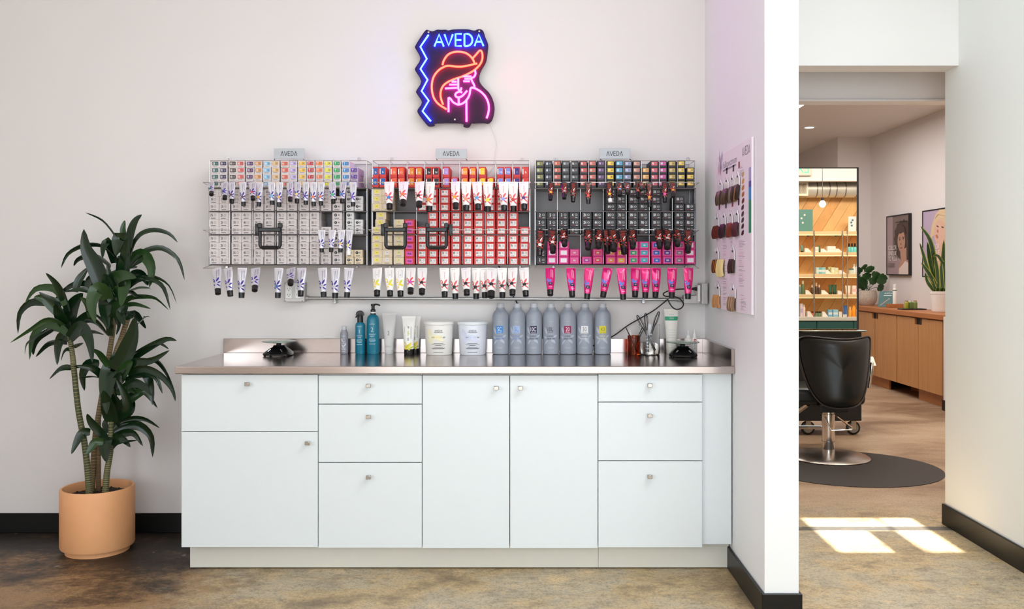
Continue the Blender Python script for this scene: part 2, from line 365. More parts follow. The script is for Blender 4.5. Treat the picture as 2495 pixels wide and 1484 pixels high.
# ------------------------------------------------------------------ base cabinets, worktop
YD = 4.065
def front(parent, kind, p0, p1, q0, q1, knob=None):
    x0, x1 = PX(p0, YD) + .0016, PX(p1, YD) - .0016; z0, z1 = PZ(q1, YD) + .0016, PZ(q0, YD) - .0016
    d = MB().rbox(x0, x1, YD, YD + .019, z0, z1, .0012, 1).build(kind, M_WHITE, parent)
    if knob:
        kx, kz = PX(knob[0], YD - .02), PZ(knob[1], YD - .02)
        m = MB().lathe([(.006, 0), (.005, .014)], n=12).move(Matrix.Translation((kx, YD, kz)) @ Matrix.Rotation(PI / 2, 4, 'X'))
        m.rbox(kx - .011, kx + .011, YD - .028, YD - .013, kz - .0085, kz + .0085, .002, 1).build('knob', M_NICKEL, d)
def cabinet(name, label, p0, p1):
    x0, x1 = PX(p0, YD) + .0008, PX(p1, YD) - .0008
    t = thing(name, label, 'cabinet', ((x0 + x1) / 2, 4.40, 0.117), 'white base cabinets under the steel worktop')
    m = MB(); z0, z1 = .119, .886
    m.box(x0, x0 + .016, YD + .021, 4.70, z0, z1).box(x1 - .016, x1, YD + .021, 4.70, z0, z1)
    m.box(x0 + .016, x1 - .016, YD + .021, 4.70, z0, z0 + .016).box(x0 + .016, x1 - .016, 4.684, 4.70, z0 + .016, z1).box(x0 + .016, x1 - .016, YD + .021, YD + .12, z1 - .016, z1)
    m.build('body', M_CARC, t); return t
c1 = cabinet('base_cabinet', 'white base cabinet with one deep drawer above a single door, nearest the potted plant', 441, 775)
front(c1, 'drawer', 441, 775, 912.5, 1052, (602, 936)); front(c1, 'door', 441, 775, 1052, 1334.5, (749, 1080))
c2 = cabinet('base_cabinet', 'white three-drawer base cabinet between the door-and-drawer unit and the two tall doors', 775, 1028.5)
for a, b_, k in ((914, 985, 940), (985, 1127, 1016), (1127, 1336, 1163)): front(c2, 'drawer', 775, 1028.5, a, b_, (897.5, k))
c3 = cabinet('base_cabinet', 'white base cabinet with a pair of tall doors, no drawers', 1028.5, 1457)
front(c3, 'door', 1028.5, 1242, 914, 1337, (1209, 946)); front(c3, 'door', 1242, 1457, 914, 1337, (1268, 946))
c4 = cabinet('base_cabinet', 'white three-drawer base cabinet with a filler strip, beside the partition wall', 1457, 1712)
for a, b_, k in ((911, 980, 939), (980, 1123, 1013), (1123, 1335, 1162)): front(c4, 'drawer', 1457, 1712, a, b_, (1583.5, k))
MB().rbox(PX(1713, YD), XP0 - .006, YD + .022, YD + .041, PZ(1330, YD), .886, .001, 1).build('filler_panel', M_WHITE, c4)
for a, b_, l in ((463, 1457.6, 'long pale toe kick board under the first three cabinets'), (1458.2, 1776, 'short pale toe kick board under the cabinet beside the partition')):
    y = 4.147; tag(MB().rbox(PX(a, y), PX(b_, y), y, y + .018, 0.004, .117, .001, 1).build('toe_kick', M_KICK, loc=(PX((a + b_) / 2, y), y, 0)), l, 'toe kick')
wt = thing('worktop', 'long brushed stainless steel worktop with upstands over the white cabinets', 'worktop', (-.3, 4.38, .888))
MB().rbox(-1.5376, XP0 - .001, 4.04, YW - .001, .888, .921, .003, 3).build('top', M_STEEL, wt)
MB().rbox(-1.542, XP0 - .001, YW - .016, YW - .001, .9205, .994, .002, 2).build('backsplash', M_STEEL, wt)
MB().rbox(XP0 - .016, XP0 - .001, 4.045, YW - .0165, .9205, .997, .002, 2).build('side_splash', M_STEEL, wt)

# ------------------------------------------------------------------ wall racks
YB, YRAIL, YBK = 4.54, 4.47, 4.715          # box fronts, tube rails, rack backs
LEN = .155
def rack(label, px0, px1, sign0, sign1, backs, dividers):
    x0, x1 = PX(px0, YB), PX(px1, YB); zt, zb = PZ(391, YB), PZ(646, YB)
    t = thing('wall_rack', label, 'rack', ((x0 + x1) / 2, YBK, zb), 'steel wall racks of hair colour')
    zs = [PZ(p, YB) for p in (457, 514, 571, 644.6)]
    for x in (x0 - .006, x1 + .004): MB().box(x, x + .002, YB + .004, YBK, zb, zs[0] - .004).build('side_panel', M_RACK, t)
    MB().box(x0, x1, YBK - .003, YBK, zb, zs[0] - .006).build('back_panel', M_RACKB, t)
    for z in zs: 
        m = MB().box(x0 - .004, x1 + .004, YB + .004, YBK - .003, z - .0045, z - .0015)
        m.tube([(x0 - .004, YB + .001, z - .003), (x1 + .004, YB + .001, z - .003)], .002, 6).build('shelf', M_RACK, t)
    for a, z_lo, z_hi in dividers:
        x = PX(a, YB); zl, zh = PZ(z_lo, YB), PZ(z_hi, YB)
        MB().tube([(x, YB - .001, zl), (x, YB - .001, zh), (x, YBK - .01, zh)], .0016, 6).build('divider', M_WIRE, t)
    for y in (YB + .01, YBK - .006):      # top rails
        MB().tube([(x0, y, zt), (x1, y, zt)], .0022, 6).build('top_rail', M_WIRE, t)
    for x in (x0, x1):
        MB().tube([(x, YB + .01, zt), (x, YB + .01, zb)], .0026, 6).tube([(x, YB + .01, zt), (x, YBK - .006, zt), (x, YBK - .006, zb)], .0026, 6).build('upright', M_WIRE, t)
    for py in (444.5, 560, 653.5):          # hanging rails
        z = PZ(py, YRAIL); zz = {444.5: 457, 560: 571, 653.5: 646}[py]; z2 = PZ(zz, YB)
        MB().tube([(x0 + .01, YB + .01, z2), (x0 - .006, YRAIL, z), (x1 + .006, YRAIL, z), (x1 - .01, YB + .01, z2)], .0019, 6).build('hanging_rail', M_WIRE, t)
    for a in (px0 + 48, px1 - 18):                # fixing hooks
        x = PX(a, YBK); z = PZ(388, YBK)
        MB().tube([(x + .008 * math.cos(k * PI / 6), YBK - .004, z + .008 * math.sin(k * PI / 6)) for k in range(12)], .0018, 6, closed=True).build('hook', M_WIRE, t)
        z = PZ(651, YBK); MB().lathe([(.008, 0), (.006, .006)], n=10).move(Matrix.Translation((x - .01, YBK, z)) @ Matrix.Rotation(PI / 2, 4, 'X')).build('screw', M_WIRE, t)
    sx0, sx1, sz0, sz1 = PX(sign0, 4.60), PX(sign1, 4.60), PZ(387, 4.60), PZ(362, 4.60)
    p = MB().rbox(sx0, sx1, 4.60, 4.603, sz0, sz1, .001, 1).build('sign_plate', mat('sign_plate_grey', (184, 188, 192), .45, .2), t)
    m = MB(); logo(m, face_cam((sx0 + sx1) / 2, 4.5994, (sz0 + sz1) / 2 + .0005), .0215, 0, .13); m.build('lettering', flat((52, 56, 64)), p)
    for x in (sx0 + .003, sx1 - .003): MB().tube([(x, 4.602, sz0), (x, 4.602, sz0 - .002), (x + .012, 4.56, zt)], .0018, 6).build('sign_foot', M_BLKM, t)
    return t
rack('left steel wall rack, full of grey cartons, under the left name plate', 510, 893, 667.5, 741.5, 0, [(a, b, c_) for a in (560, 616, 672, 727, 782, 838) for b, c_ in ((643, 573), (569, 516), (513, 461))])
rack('middle steel wall rack, full of red and cream cartons, under the middle name plate', 907, 1290, 1062, 1137, 0, [(a, b, c_) for a in (960, 1015, 1071, 1126, 1182, 1237) for b, c_ in ((643, 573), (569, 516), (513, 461))] + [(a, 455, 393) for a in (950, 992, 1035, 1077, 1120, 1163, 1207, 1249)])
rack('right steel wall rack, full of black and pink cartons, under the right name plate', 1305, 1694, 1460.5, 1535.5, 0, [(a, b, c_) for a in (1358, 1414, 1470, 1526, 1582, 1638) for b, c_ in ((643, 573), (569, 516), (513, 461))] + [(a, 455, 393) for a in (1349, 1391, 1434, 1476, 1520, 1563, 1606, 1650)])

# ------------------------------------------------------------------ cartons
C_GREY = mat('carton_grey', (222, 213, 212), .6, noise=.04, scale=25); C_WHT = mat('carton_white', (218, 216, 216), .6, noise=.03)
C_RED = mat('carton_red', (206, 54, 52), .5, noise=.05, scale=25); C_CREAM = mat('carton_cream', (230, 212, 182), .6, noise=.04)
C_BLACK = mat('carton_black', (46, 47, 50), .5, noise=.08, scale=25); C_PINK = mat('carton_pink', (226, 44, 134), .5, noise=.05)
C_LILAC = mat('carton_lilac', (186, 168, 190), .6, noise=.04)
_CM = {}
def carton_mesh(wd, h, m):
    k = ('c', round(wd, 4), round(h, 4), m.name)
    if k not in _CM:
        mb = MB().rbox(-wd / 2, wd / 2, 0, LEN, 0, h, .0012, 1)
        _CM[k] = mb.mesh('carton', m)
    return _CM[k]
def label_mesh(style, wd, h, mark):
    k = (style, round(wd, 4), round(h, 4), mark)
    if k in _CM: return _CM[k]
    m = MB(); f = lambda e: (lambda u, v: Vector((u, -e, h / 2 + v)))
    g = .00045
    if style == 'shade':                                      # coloured panel, white mark and ring, dark line below
        m.poly([(-wd * .38, -h * .18), (wd * .38, -h * .18), (wd * .38, h * .38), (-wd * .38, h * .38)], f(g), 0)
        m.mark(mark, lambda u, v: f(2 * g)(u - wd * .17, v + h * .1), wd * .26, h * .36, 1); m.ring(wd * .18, h * .1, h * .13, h * .05, f(2 * g), 3, 8); m.ring(wd * .18, h * .1, h * .03, h * .06, f(2 * g), 3, 5)
        m.poly([(-wd * .3, -h * .32), (wd * .25, -h * .32), (wd * .25, -h * .27), (-wd * .3, -h * .27)], f(g), 2)
    elif style == 'plain':                                    # dark mark and grey ring printed straight on the carton
        m.mark(mark, lambda u, v: f(g)(u - wd * .20, v + h * .1), wd * .21, h * .38, 2); m.ring(wd * .13, h * .1, h * .15, h * .035, f(g), 3, 10); m.stroke([(wd * .13, h * .24), (wd * .13, -h * .04)], h * .03, f(g), 3)
        m.poly([(-wd * .28, -h * .36), (wd * .2, -h * .36), (wd * .2, -h * .29), (-wd * .28, -h * .29)], f(g), 2)
    elif style == 'disc':                                     # a black disc with a pale letter
        m.poly([(-wd * .15 + h * .2 * math.cos(a * PI / 8), h * .1 + h * .2 * math.sin(a * PI / 8)) for a in range(16)], f(g), 2)
        m.text(mark, lambda u, v: f(2 * g)(u - wd * .15, v + h * .1), h * .2, 1)
        m.poly([(wd * .06, -h * .02), (wd * .26, -h * .02), (wd * .26, h * .22), (wd * .06, h * .22)], f(g), 3)
        m.poly([(-wd * .28, -h * .36), (wd * .2, -h * .36), (wd * .2, -h * .29), (-wd * .28, -h * .29)], f(g), 2)
    elif style == 'sticker':                                  # pasted label with mark, ring and small print
        m.poly([(-wd * .33, -h * .4), (wd * .30, -h * .4), (wd * .30, h * .30), (-wd * .33, h * .30)], f(g), 0)
        m.mark(mark, lambda u, v: f(2 * g)(u - wd * .19, v + h * .08), wd * .20, h * .34, 2); m.ring(wd * .14, h * .06, h * .12, h * .03, f(2 * g), 3, 10); m.stroke([(wd * .14, h * .18), (wd * .14, -h * .06)], h * .03, f(2 * g), 3)
        m.poly([(-wd * .25, -h * .3), (wd * .15, -h * .3), (wd * .15, -h * .26), (-wd * .25, -h * .26)], f(2 * g), 3)
    elif style == 'word':                                     # coloured label with a word
        m.poly([(-wd * .33, -h * .36), (wd * .30, -h * .36), (wd * .30, h * .30), (-wd * .33, h * .30)], f(g), 0)
        m.mark(mark, lambda u, v: f(2 * g)(u, v - h * .04), wd * .42, h * .26, 2)
    elif style == 'spot':                                     # yellow spot and small print on cream
        m.poly([(-wd * .22, -h * .1), (wd * .18, -h * .1), (wd * .18, h * .36), (-wd * .22, h * .36)], f(g), 0)
        m.poly([(-wd * .06, h * .08), (wd * .03, h * .08), (wd * .03, h * .2), (-wd * .06, h * .2)], f(2 * g), 3)
        m.poly([(-wd * .25, -h * .36), (wd * .22, -h * .36), (wd * .22, -h * .28), (-wd * .25, -h * .28)], f(g), 3)
    elif style == 'tall':                                     # red portrait carton: white strip and coloured panel
        m.poly([(-wd * .44, -h * .22), (-wd * .30, -h * .22), (-wd * .30, h * .3), (-wd * .44, h * .3)], f(g), 1)
        m.poly([(-wd * .28, -h * .26), (wd * .34, -h * .26), (wd * .34, h * .38), (-wd * .28, h * .38)], f(g), 0)
        if mark: m.text(mark, lambda u, v: f(2 * g)(u + wd * .05, v - h * .03), h * .2, 1)
    elif style == 'dark':                                     # white print and red line on black
        m.mark(mark, lambda u, v: f(g)(u - wd * .18, v + h * .08), wd * .26, h * .38, 1); m.ring(wd * .17, h * .08, h * .15, h * .045, f(g), 3, 10); m.stroke([(wd * .07, h * .08), (wd * .27, h * .08)], h * .04, f(g), 3)
        m.poly([(-wd * .3, -h * .34), (wd * .02, -h * .34), (wd * .02, -h * .28), (-wd * .3, -h * .28)], f(g), 2)
        m.poly([(wd * .08, -h * .34), (wd * .3, -h * .34), (wd * .3, -h * .28), (wd * .08, -h * .28)], f(g), 1)
    elif style == 'pink':                                     # framed colour panel on pink
        m.poly([(-wd * .36, -h * .34), (wd * .36, -h * .34), (wd * .36, h * .36), (-wd * .36, h * .36)], f(g), 1)
        m.poly([(-wd * .30, -h * .26), (wd * .30, -h * .26), (wd * .30, h * .28), (-wd * .30, h * .28)], f(2 * g), 0)
        for v in (.07, -.06): m.poly([(-wd * .13, h * (v - .035)), (wd * .13, h * (v - .035)), (wd * .13, h * (v + .035)), (-wd * .13, h * (v + .035))], f(3 * g), 3)
    W_, K_, G_, R_ = flat((240, 238, 236)), flat((34, 32, 36)), flat((150, 146, 148)), flat((150, 40, 50))
    sl = {'dark': [W_, W_, R_, flat((190, 190, 192))], 'pink': [W_, flat((246, 120, 186)), K_, W_], 'shade': [W_, W_, flat((90, 84, 86)), G_]}.get(style, [W_, W_, K_, G_])
    _CM[k] = m.mesh('printed_label', sl); return _CM[k]
def carton(name, body, wd, h, x, z, style, mark, accent, label, group, dy=0.0, rz=None):
    o = bpy.data.objects.new(name, carton_mesh(wd, h, body)); COL.objects.link(o)
    o.location = (x, YB + .006 + dy + random.uniform(0, .004), z); o.rotation_euler.z = random.uniform(-.012, .012) if rz is None else rz
    tag(o, label, 'carton', group)
    l = bpy.data.objects.new('printed_label', label_mesh(style, wd, h, mark)); COL.objects.link(l); l.parent = o
    l.location = (random.uniform(-.0008, .0008), 0, random.uniform(-.0006, .0006))
    if accent:
        l.material_slots[0].link = 'OBJECT'; l.material_slots[0].material = flat(accent)
    return o
def stack(name, body, base_py, pxl, pxr, n, h_px, style, mark, accent, desc, where, group, dx=None, k0=0):
    """n cartons one on another; the pixel columns are at the carton fronts"""
    x = (PX(pxl, YB) + PX(pxr, YB)) / 2; wd = PX(pxr, YB) - PX(pxl, YB) - .0012; h = h_px * YB / F - .0002; z = PZ(base_py, YB)
    for k in range(k0, n):
        xx = x + (dx[k] * YB / F if dx else random.uniform(-.0009, .0009))
        pos = 'single one' if n == 1 else ('bottom one' if k == 0 else ('top one' if k == n - 1 else '%s up' % ORD[k]))
        carton(name, body, wd, h, xx, z + k * (h + .0002), style, mark, accent[k] if isinstance(accent, list) else accent, '%s, %s, %s' % (desc, where, pos), group)
# left rack, top: small cartons with coloured panels
TOP1 = [('GB', (20, 104, 104), 'teal'), ('BV', (52, 40, 96), 'indigo'), ('NN', (72, 54, 46), 'dark brown'), ('RR', (224, 92, 86), 'coral'), ('VR', (92, 44, 104), 'plum'), ('OB', (226, 148, 62), 'ochre'),
        ('BB', (126, 190, 230), 'sky blue'), ('YO', (228, 178, 98), 'sand yellow'), ('RO', (224, 92, 62), 'red orange'), ('VV', (190, 168, 220), 'lavender'), ('YY', (238, 190, 50), 'gold yellow'),
        ('T', (206, 48, 58), 'red'), ('T', (238, 122, 62), 'orange'), ('T', (228, 220, 42), 'lemon yellow'), ('T', (24, 164, 92), 'green'), ('T', (46, 136, 206), 'blue'), ('T', (92, 52, 150), 'violet')]
TL1 = [140, 255, 390, 505, 640, 760, 890, 1010, 1145, 1265, 1395, 1520, 1650, 1770, 1900, 2030, 2152]
for i, (mk, ac, cn) in enumerate(TOP1):
    p = 490 + TL1[i] / 5.94
    stack('toner_carton', C_GREY if i < 16 else C_LILAC, 456.5, p, p + 20.0, 4 if i < 16 else 3, 16.3, 'shade', mk, ac, 'small grey carton with %s panel' % cn, '%s column, top of left rack' % ORD[i], 'small cartons on top of the left rack')
LC = lambda arr, o, k: [o + a / k for a in arr]
G1 = [105, 250, 430, 577, 750, 905, 1085, 1235, 1410, 1563, 1733, 1893, 2090, 2210]
MK1 = ['1N', '2N', '3N', '4N', '5N', '6N', '7N', '8N', '9N', '10N', 'I0', 'C', 'T', 'T']
N1 = [[3] * 14, [3] * 14, [4] * 14]
N1[0][11] = 2; N1[0][13] = 2; N1[1][10] = 1; N1[1][13] = 2; N1[2][12] = 2; N1[2][13] = 2
SHN = ['upper', 'middle', 'lower']
for s_, (base, hp) in enumerate(((513.5, 17.9), (570.5, 17.9), (644, 17.7))):
    for i in range(14):
        p = 490 + G1[i] / 5.94; wpx = 24.6 if i < 12 else (19.5 if i == 12 else 21.5)
        body = C_GREY if i < 12 else (C_WHT if s_ < 2 else C_CREAM); st = 'plain' if i < 11 else 'disc'
        cn = 'pale grey carton marked %s' % MK1[i] if i < 11 else ('pale grey carton with a black disc' if i == 11 else ('white carton with a black disc' if s_ < 2 else 'cream carton with a black disc'))
        stack('grey_carton', body, base, p, p + wpx, N1[s_][i], hp, st, MK1[i], None, cn, '%s column, %s shelf of left rack' % (ORD[i], SHN[s_]), 'grey cartons in the left rack')
# middle rack, top: red portrait cartons
TOP2 = [(90, 'B', (30, 92, 166), 'blue', 2), (195, 'B', (30, 92, 166), 'blue', 2), (357, 'O', (240, 96, 46), 'orange', 2), (467, 'O', (240, 96, 46), 'orange', 2), (612, 'G', (222, 140, 22), 'ochre', 2), (720, 'G', (222, 140, 22), 'ochre', 2),
        (865, 'N', (32, 28, 30), 'black', 2), (972, 'N', (32, 28, 30), 'black', 2), (1120, 'V', (176, 146, 214), 'lavender', 2), (1242, 'V', (176, 146, 214), 'lavender', 1), (1387, 'OY', (250, 154, 34), 'amber', 2), (1502, 'OY', (250, 154, 34), 'amber', 2),
        (1645, 'Y', (246, 208, 30), 'yellow', 2), (1765, 'Y', (246, 208, 30), 'yellow', 1), (1905, 'VB', (132, 138, 214), 'periwinkle', 2), (2015, 'VB', (132, 138, 214), 'periwinkle', 2), (2142, 'I', (52, 34, 128), 'navy', 2), (2268, 'R', (214, 64, 56), 'plain red', 2)]
for i, (zx, mk, ac, cn, n) in enumerate(TOP2):
    p = 890 + zx / 5.94; stack('red_carton', C_RED, 456.5, p, p + 17.2, n, 25.3, 'tall', mk, ac, 'upright red carton with %s panel' % cn, '%s column, top of middle rack' % ORD[i], 'red cartons in the middle rack')
G2 = [90, 240, 410, 565, 750, 902, 1077, 1235, 1410, 1570, 1735, 1895, 2070, 2230]
MK2 = ['', '', '', 'PINK', '0N', '1N', '3N', '4N', '5N', '6N', '7N', '8N', '9N', '10N']
N2 = [[3, 3, 0, 0, 2, 3, 3, 3, 3, 3, 3, 3, 3, 3], [3, 1, 2, 2, 1, 3, 3, 3, 3, 3, 3, 3, 3, 1], [4] * 14]
for s_, (base, hp) in enumerate(((513.5, 18.0), (570.5, 18.0), (644.5, 17.9))):
    for i in range(14):
        if not N2[s_][i]: continue
        p = 890 + G2[i] / 5.94; dx = [0, 8, 10] if (i == 0 and s_ == 1) else None
        if i < 3: body, st, ac, cn = C_CREAM, 'spot', [(238, 224, 84), (232, 226, 226), (228, 214, 150)][i], ['cream carton with yellow spot', 'cream carton with lilac-white spot', 'cream carton with pale gold spot'][i]
        elif i == 3: body, st, ac, cn = C_RED, 'word', (230, 86, 190), 'red carton with a magenta label'
        else: body, st, ac, cn = C_RED, 'sticker', (240, 234, 232), 'red carton with white label %s' % MK2[i]
        if st == 'spot' and i == 1: st2 = 'spot'
        stack('cream_carton' if i < 3 else 'red_carton', body, base, p, p + 25.2, N2[s_][i], hp, st, MK2[i], ac, cn, '%s column, %s shelf of middle rack' % (ORD[i], SHN[s_]), ('cream' if i < 3 else 'red') + ' cartons in the middle rack', dx)
# right rack, top: small black cartons with coloured panels
TOP3 = [('GG', (134, 134, 62), 'olive'), ('AB', (52, 66, 92), 'slate blue'), ('OR', (224, 96, 62), 'orange red'), ('NN', (90, 92, 98), 'silver grey'), ('NA', (72, 70, 74), 'charcoal'), ('RR', (214, 76, 74), 'coral red'), ('RO', (226, 104, 90), 'salmon'), ('VV', (104, 62, 118), 'purple'),
        ('YY', (246, 206, 44), 'bright yellow'), ('BB', (94, 184, 222), 'sky blue'), ('VB', (150, 164, 206), 'periwinkle'), ('RC', (208, 140, 118), 'tan'), ('OY', (244, 186, 98), 'peach'), ('PR', (232, 98, 116), 'rose'), ('MM', (222, 78, 172), 'magenta'), ('GO', (202, 172, 70), 'old gold'), ('YN', (244, 212, 76), 'soft yellow'), ('YG', (248, 208, 60), 'corn yellow')]
TL3 = [85, 197, 315, 430, 548, 664, 782, 898, 1020, 1135, 1250, 1367, 1485, 1602, 1715, 1835, 1957, 2077]
for i, (mk, ac, cn) in enumerate(TOP3):
    p = 1290 + TL3[i] / 5.424
    stack('small_black_carton', C_BLACK, 456.5, p, p + 19.6, 3 if i in (12, 17) else 4, 16.3, 'shade', mk, ac, 'small black carton with %s panel' % cn, '%s column, top of right rack' % ORD[i], 'small cartons on top of the right rack')
G3 = [90, 232, 385, 530, 690, 838, 1010, 1150, 1310, 1450, 1615, 1760, 1920, 2060]
MK3 = ['2', '5', '3', '4', '2N', '4N', '6N', '7N', '8N', '9N', '10N', '12N', '14N', 'RB']
N3 = [[0, 0, 0, 0, 0, 0, 3, 3, 3, 3, 3, 0, 2, 1], [3] * 14]
for s_, (base, hp) in enumerate(((513.5, 18.2), (570.5, 18.2))):
    for i in range(14):
        if not N3[s_][i]: continue
        p = 1290 + G3[i] / 5.424
        stack('black_carton', C_BLACK, base, p, p + 25.2, N3[s_][i], hp, 'dark', MK3[i], None, 'black carton with white print %s' % MK3[i], '%s column, %s shelf of right rack' % (ORD[i], SHN[s_]), 'black cartons in the right rack')
p = 1290 + 90 / 5.424
stack('black_carton', C_BLACK, 643.5, p, p + 25, 2, 18.4, 'dark', '2', None, 'black carton left of the pink cartons', 'first column, lower shelf of right rack', 'black cartons in the right rack')
PKC = [((248, 240, 244), 'white', 3), ((248, 240, 244), 'white', 3), ((244, 92, 160), 'light pink', 2), ((190, 50, 160), 'violet', 1), ((226, 58, 70), 'red', 2), ((246, 138, 50), 'orange', 2), ((250, 196, 34), 'yellow', 3), ((34, 160, 104), 'green', 3), ((38, 178, 196), 'teal', 3), ((36, 98, 200), 'blue', 3), ((86, 44, 150), 'indigo', 3), ((150, 106, 130), 'grey', 3), ((248, 236, 240), 'white', 3)]
for i, (ac, cn, n) in enumerate(PKC):
    p = 1290 + G3[i + 1] / 5.424
    stack('pink_carton', C_PINK, 643.5, p, p + 25.0, n, 18.4, 'pink', '', ac, 'pink carton with %s panel' % cn, '%s column, lower shelf of right rack' % ORD[i + 1], 'pink cartons in the right rack')

# ------------------------------------------------------------------ hanging colour tubes
TL, TB = .148, .121                       # whole tube, body
TST = [(0, .0235, .0010), (.05, .0235, .0011), (.055, .0233, .0016), (.25, .0232, .0050), (.5, .0218, .0095), (.75, .0192, .0130), (.93, .0168, .0146), (1.0, .0160, .0146)]
def tab(t):
    for (t0, a0, b0), (t1, a1, b1) in zip(TST, TST[1:]):
        if t <= t1: k = (t - t0) / (t1 - t0); return a0 + (a1 - a0) * k, b0 + (b1 - b0) * k
    return TST[-1][1:]
def tsurf(u, z, e=.0004):                  # front of the tube body at height z (0 at the crimp, negative downwards)
    a, b = tab(min(1, max(0, -z / TB))); q = max(-.97, min(.97, u / a)); return Vector((q * a, -(b + e) * math.sqrt(1 - q * q) - e, z))
def leafprint(m, u, z, ln, wd, ang, mi, e=.0004):
    n = 5; ca, sa = math.cos(ang), math.sin(ang); L_, R_ = [], []
    for k in range(n + 1):
        t = k / n; h = wd * math.sin(PI * t) ** .8 / 2
        for arr, sgn in ((L_, 1), (R_, -1)): arr.append((u + ca * (t - .5) * ln - sa * h * sgn, z + sa * (t - .5) * ln + ca * h * sgn))
    for k in range(n): m.add([tsurf(*L_[k], e), tsurf(*R_[k], e), tsurf(*R_[k + 1], e), tsurf(*L_[k + 1], e)], [(0, 1, 2, 3)], mi)
def patchprint(m, u0, u1, z0, z1, mi, e=.0004, n=5):
    for k in range(n):
        a, b = u0 + (u1 - u0) * k / n, u0 + (u1 - u0) * (k + 1) / n
        m.add([tsurf(a, z0, e), tsurf(b, z0, e), tsurf(b, z1, e), tsurf(a, z1, e)], [(0, 1, 2, 3)], mi)
def flower(m, u, z, r, mi, e=.0008):
    for k in range(5): a = k * 2 * PI / 5 + .4; leafprint(m, u + math.cos(a) * r * .55, z + math.sin(a) * r * .55, r * 1.1, r * .7, a, mi, e)
def tube_print(style):
    m = MB()
    vtext = lambda u0, z0: (lambda u, v: tsurf(u0 + v * -1, z0 + u, .0005))      # reads upwards
    if style in ('silver', 'white', 'black'):
        for u, z, ln, wd, an in ((-.014, -.074, .026, .010, 1.9), (.004, -.072, .030, .010, 1.05), (.011, -.088, .018, .008, .6), (.008, -.104, .022, .007, -.7), (-.012, -.100, .012, .006, 2.2)):
            leafprint(m, u, z, ln, wd, an, 0)
        flower(m, -.002, -.091, .0095, 1)
        if style == 'silver': m.text('fullspectrum', vtext(.001, -.040), .0052, 2, .050, PI); [patchprint(m, u, u + .0012, -.052, -.012, 3, n=1) for u in (.009, .013)]
        elif style == 'white': m.text('permanent', vtext(.001, -.042), .0046, 0, .036, PI); patchprint(m, -.018, .004, -.006, -.0085, 3, n=2)
        else:
            patchprint(m, -.009, .006, -.084, -.100, 1, .0010)
            for z in range(7): patchprint(m, -.014 + (z % 3) * .002, .012 - (z % 2) * .004, -.012 - z * .0075, -.0145 - z * .0075, 0, n=3)
            leafprint(m, .003, -.060, .030, .006, 1.1, 3, .0012)
        if style == 'white': patchprint(m, -.009, .006, -.084, -.098, 1, .0010)
    elif style == 'pink':
        leafprint(m, -.012, -.070, .024, .012, 1.9, 0); leafprint(m, .000, -.074, .020, .009, 1.1, 0); leafprint(m, -.008, -.088, .016, .008, 2.0, 0)
        patchprint(m, -.009, .010, -.083, -.098, 1, .0010); patchprint(m, -.004, .005, -.088, -.0895, 2, .0016, 2); patchprint(m, -.003, .004, -.092, -.093, 2, .0016, 2)
        patchprint(m, -.008, .009, -.108, -.1105, 2, .0006)
        for u, z0 in ((.002, -.010), (.007, -.008), (.011, -.014)): patchprint(m, u, u + .0014, z0 - .045, z0, 3, n=1)
    else:                                   # yellow
        leafprint(m, -.014, -.070, .028, .012, 1.9, 0); leafprint(m, .004, -.076, .030, .011, 1.0, 1); leafprint(m, .009, -.095, .014, .010, .8, 1); leafprint(m, .000, -.090, .020, .012, .3, 0); leafprint(m, -.008, -.104, .016, .007, 2.2, 0)
        m.text('en', vtext(.002, -.040), .0055, 2, None, PI)
        for u in (-.008, .008, .011): patchprint(m, u, u + .0012, -.055, -.012, 3, n=1)
    return m
T_BODY = {'silver': mat('tube_silver', (214, 211, 218), .28, .25, .04), 'white': mat('tube_white', (240, 236, 234), .35, noise=.03), 'black': mat('tube_black_foil', (44, 30, 32), .16, .3, .5, 40, coat=.5),
          'pink': mat('tube_pink_foil', (232, 34, 128), .2, .25, .12, 40, coat=.4), 'yellow': mat('tube_white', (240, 236, 234))}
T_INK = {'silver': [(62, 46, 150), (200, 196, 200), (72, 60, 130), (130, 124, 150)], 'white': [(226, 92, 92), (240, 160, 80), (40, 36, 40), (206, 204, 204)], 'black': [(196, 70, 52), (230, 160, 60), (200, 60, 50), (236, 226, 224)],
         'pink': [(78, 132, 222), (36, 26, 60), (246, 190, 216), (250, 200, 224)], 'yellow': [(244, 214, 70), (212, 216, 80), (50, 50, 54), (190, 190, 196)]}
_TM = {}
def tube_meshes(style):
    if style not in _TM:
        m = MB(); n = 18; vs = []
        for t, a, b in TST: vs += [(a * math.cos(2 * PI * k / n), b * math.sin(2 * PI * k / n), -t * TB) for k in range(n)]
        fs = [(i * n + k, (i + 1) * n + k, (i + 1) * n + (k + 1) % n, i * n + (k + 1) % n) for i in range(len(TST) - 1) for k in range(n)]
        m.add(vs, fs, 0, True)
        cp = MB().lathe([(.0128, -TL), (.0140, -TL + .001), (.0150, -TB - .001), (.0148, -TB + .0006)], n=20)
        _TM[style] = (m.mesh('tube', T_BODY[style]), cp.mesh('cap', M_BLACK), tube_print(style).mesh('printed_leaves', [flat(c_) for c_ in T_INK[style]]))
    return _TM[style]
HANG = []
